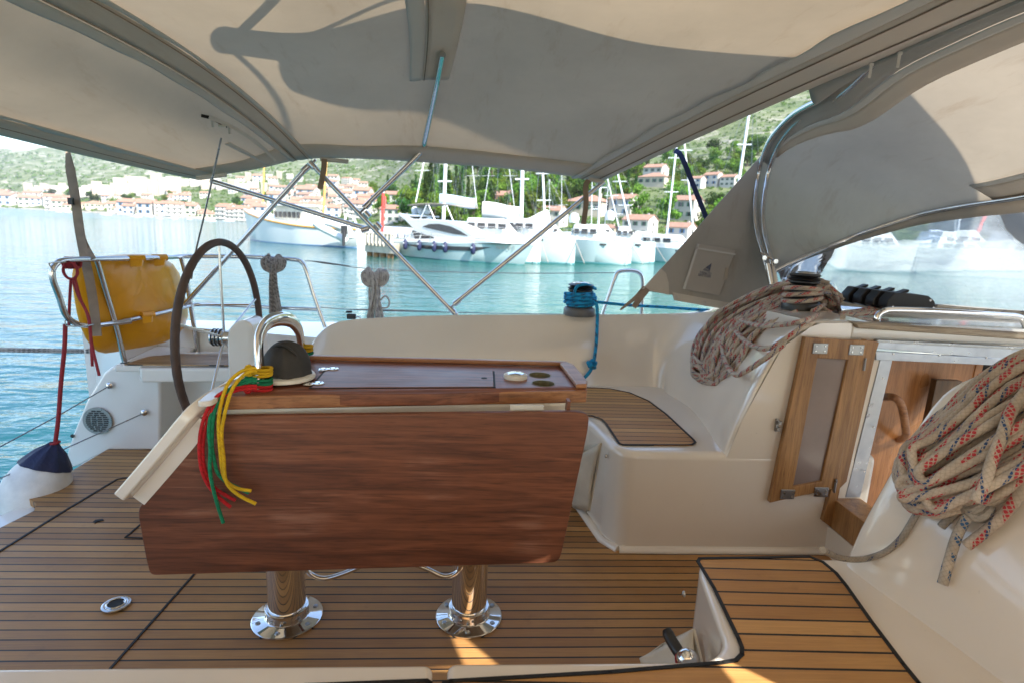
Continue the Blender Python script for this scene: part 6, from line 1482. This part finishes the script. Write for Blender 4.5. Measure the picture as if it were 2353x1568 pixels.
bowboat('narrow white catamaran hull half hidden behind the wide catamaran bow',(1400,600),(1503,606),2.2,1.75,masts=((1420,405,1455,560,.12),))
bowboat('pale blue sailing yacht with white fenders and blue awning nearest the sprayhood',(1458,596),(1640,609),3.2,1.25,cat='sailing yacht',name='sailing_yacht',masts=((1553,345,1528,568,.15),(1572,330,1592,525,.13)),cover=(1448,562,1522,562))
mb=MB();mb.box(PD(1487,565,58),(4,2.4,1.2));o=build('blue_awning',mb,M['blue_cover'],None,bevel=.3,org=PD(1487,565,58));tag(o,'blue cockpit awning folded on the deck behind the pale blue yacht','awning')
# boats further behind, sterns hidden
def backboat(label,x0,x1,y,hpx,dep,mat='hull_white',masts=(),cover=None,cc='pale_blue_cover',dome=False):
    Ps=PD(x0,y,dep);Pb=PD(x1,y,dep);Ps.z=WZ;Pb.z=WZ;t,d,s,L,rw=hull('sailing_yacht',label,'sailing yacht',Ps,Pb,3.6,hpx*dep/F,hpx*dep/F*1.15,mat=mat)
    cabin(t,'coachroof',Ps,d,s,L*.15,L*.7,1.3,.9,hpx*dep/F*.9,hpx*dep/F+.9,'hull_white',.3,1.,bevel=.1)
    for k in range(3):
        for sg in(1,-1): mb=MB();mb.box(Ps+d*(L*(.28+.12*k))+s*sg*1.2+Vec((0,0,hpx*dep/F+.25)),(L*.08,.1,.3),Matrix.Rotation(atan2(d.y,d.x),3,'Z'));build('cabin_window',mb,M['tint_glass'],t)
    for i,(xt,yt,xb,yb,r) in enumerate(masts): mastpx(t,xt,yt,xb,yb,dep,r,spr=(.4,),nstay=6,seed=i+int(xb)+9)
    if cover: stackcover(t,*cover,dep,.42,cc)
    if dome: mb=MB();mb.lathe([(0,0),(.5,.0),(.6,.5),(.4,.95),(0,1.1)],PD(dome[0],dome[1],dep));build('radar_dome',mb,M['mast_white'],t)
    return t
backboat('white sailing yacht with pale blue sail cover behind the motor yacht',960,1110,560,44,58,masts=((1025,330,1018,520,.19),(982,330,955,465,.10)),cover=(1010,458,1092,468))
backboat('white sailing yacht with many thin rods behind the long catamaran',1090,1250,556,36,62,masts=((1080,340,1096,480,.05),(1132,340,1110,480,.04),(1163,340,1182,480,.05)),cover=(1120,500,1190,505),cc='hull_white')
backboat('white yacht with dark blue trim and round radar dome behind the second catamaran',1210,1330,566,44,62,masts=((1262,440,1262,520,.04),(1290,430,1290,520,.04)),dome=(1318,512),cover=(1240,545,1300,548),cc='blue_cover')
backboat('white flybridge yacht behind the wide catamaran',1320,1450,570,46,64,masts=((1360,420,1358,540,.06),(1395,450,1388,530,.05)),dome=(1400,506))
backboat('white yacht with grey boom cover behind the narrow catamaran',1430,1540,570,34,66,masts=((1508,560,1508,600,.05),),cover=(1440,556,1510,560),cc='hull_white')
backboat('white sailing yacht with a leaning blue sided mast beyond the sprayhood edge',1600,1760,575,50,60,masts=((1722,250,1695,430,.16),),cover=(1640,540,1700,545),cc='blue_cover')
for i,(x0,x1,y) in enumerate(((1790,1960,600),(1900,2120,615),(2080,2300,625),(2230,2480,640))):
    backboat(['white sailing yacht seen blurred through the left end of the clear window','white sailing yacht blurred through the clear window above the rope clutch','white sailing yacht blurred through the middle of the clear window','white sailing yacht blurred at the right end of the clear window'][i],x0,x1,y,60,48,masts=(((x0+x1)/2+12,380,(x0+x1)/2,y-55,.14),),cover=((x0+x1)/2-60,y-70,(x0+x1)/2-4,y-62),cc=['blue_cover','hull_white','pale_blue_cover','hull_white'][i])
mb=MB();mb.tube([PD(2210,610,55),PD(2268,480,55)],.16,8);o=build('red_spar',mb,M['red_paint'],None,org=PD(2210,610,55));tag(o,'red leaning spar seen blurred through the clear window','spar')
house('c',2240,545,130,'red roofed house seen blurred through the right of the clear window',yaw=-.2);house('a',2330,560,90,'white walled red roofed house at the far right of the clear window',yaw=-.2)
for i in range(14):
    x=rn.uniform(20,560);y=lerp(480,509,x/560)+rn.uniform(1,5);p=W(x,y);dd=(p-CAM).dot(FW);Lb=dd*rn.uniform(12,26)/F
    t,d,s,L,rw=hull('small_boat','tiny white boat moored along the far shore','boat',p-Vec((Lb/2,0,0)),p+Vec((Lb/2,0,0)),Lb*.3,Lb*.10,Lb*.14,n=6);t['group']='tiny boats along the far shore'
    mb=MB();mb.box(p+Vec((0,0,Lb*.16)),(Lb*.35,Lb*.18,Lb*.12));build('boat_cabin',mb,M['hull_white'],t)
# ================================================================= CAMERA, LIGHT, WORLD
cd=bpy.data.cameras.new('camera');co=bpy.data.objects.new('camera',cd);COL.objects.link(co);SC.camera=co
cd.sensor_width=36;cd.sensor_fit='HORIZONTAL';cd.lens=F/2352*36;cd.clip_start=.05;cd.clip_end=20000
co.matrix_world=Matrix.Translation(CAM)@Matrix((RT,UP,-FW)).transposed().to_4x4()
cd.dof.use_dof=True;cd.dof.focus_distance=1.75;cd.dof.aperture_fstop=4.2
SUNE=radians(42);sdv=Vec((.66*cos(SUNE),-.75*cos(SUNE),sin(SUNE))).normalized()
ld=bpy.data.lights.new('sun','SUN');ld.energy=4.6;ld.angle=radians(.5);ld.color=(1,.94,.84);lo=bpy.data.objects.new('sun',ld);COL.objects.link(lo);lo.rotation_euler=sdv.to_track_quat('Z','Y').to_euler()
w=bpy.data.worlds.new('World');SC.world=w;w.use_nodes=True;nt=w.node_tree;bg=nt.nodes['Background'];sky=nt.nodes.new('ShaderNodeTexSky');sky.sky_type='NISHITA';sky.sun_disc=False
sky.sun_elevation=SUNE;sky.sun_rotation=atan2(sdv.x,sdv.y);sky.air_density=1.;sky.dust_density=.5;sky.ozone_density=1.
nt.links.new(sky.outputs[0],bg.inputs[0]);bg.inputs[1].default_value=.14
SC.view_settings.view_transform='Standard';SC.view_settings.look='None';SC.view_settings.exposure=1.65;SC.view_settings.gamma=1
SC.render.engine='CYCLES';SC.cycles.max_bounces=10;SC.cycles.diffuse_bounces=5;SC.cycles.transparent_max_bounces=12;SC.cycles.sample_clamp_indirect=6;SC.cycles.caustics_reflective=False;SC.cycles.caustics_refractive=False
mb=MB();mb.box((0,2500,270),(12000,9500,2*270+5.0),None)
hz=NT('haze_air');v=hz.n('ShaderNodeVolumePrincipled');v.inputs['Color'].default_value=(.86,.92,1,1);v.inputs['Density'].default_value=HAZE;v.inputs['Anisotropy'].default_value=.2;hz.l(v.outputs[0],hz.out.inputs['Volume'])
if HAZE>0: o=build('haze',mb,hz.m);tag(o,'thin blue summer haze over the harbour','haze',kind='stuff')
for o in list(bpy.data.objects):
    if '_o' in o.keys(): del o['_o']
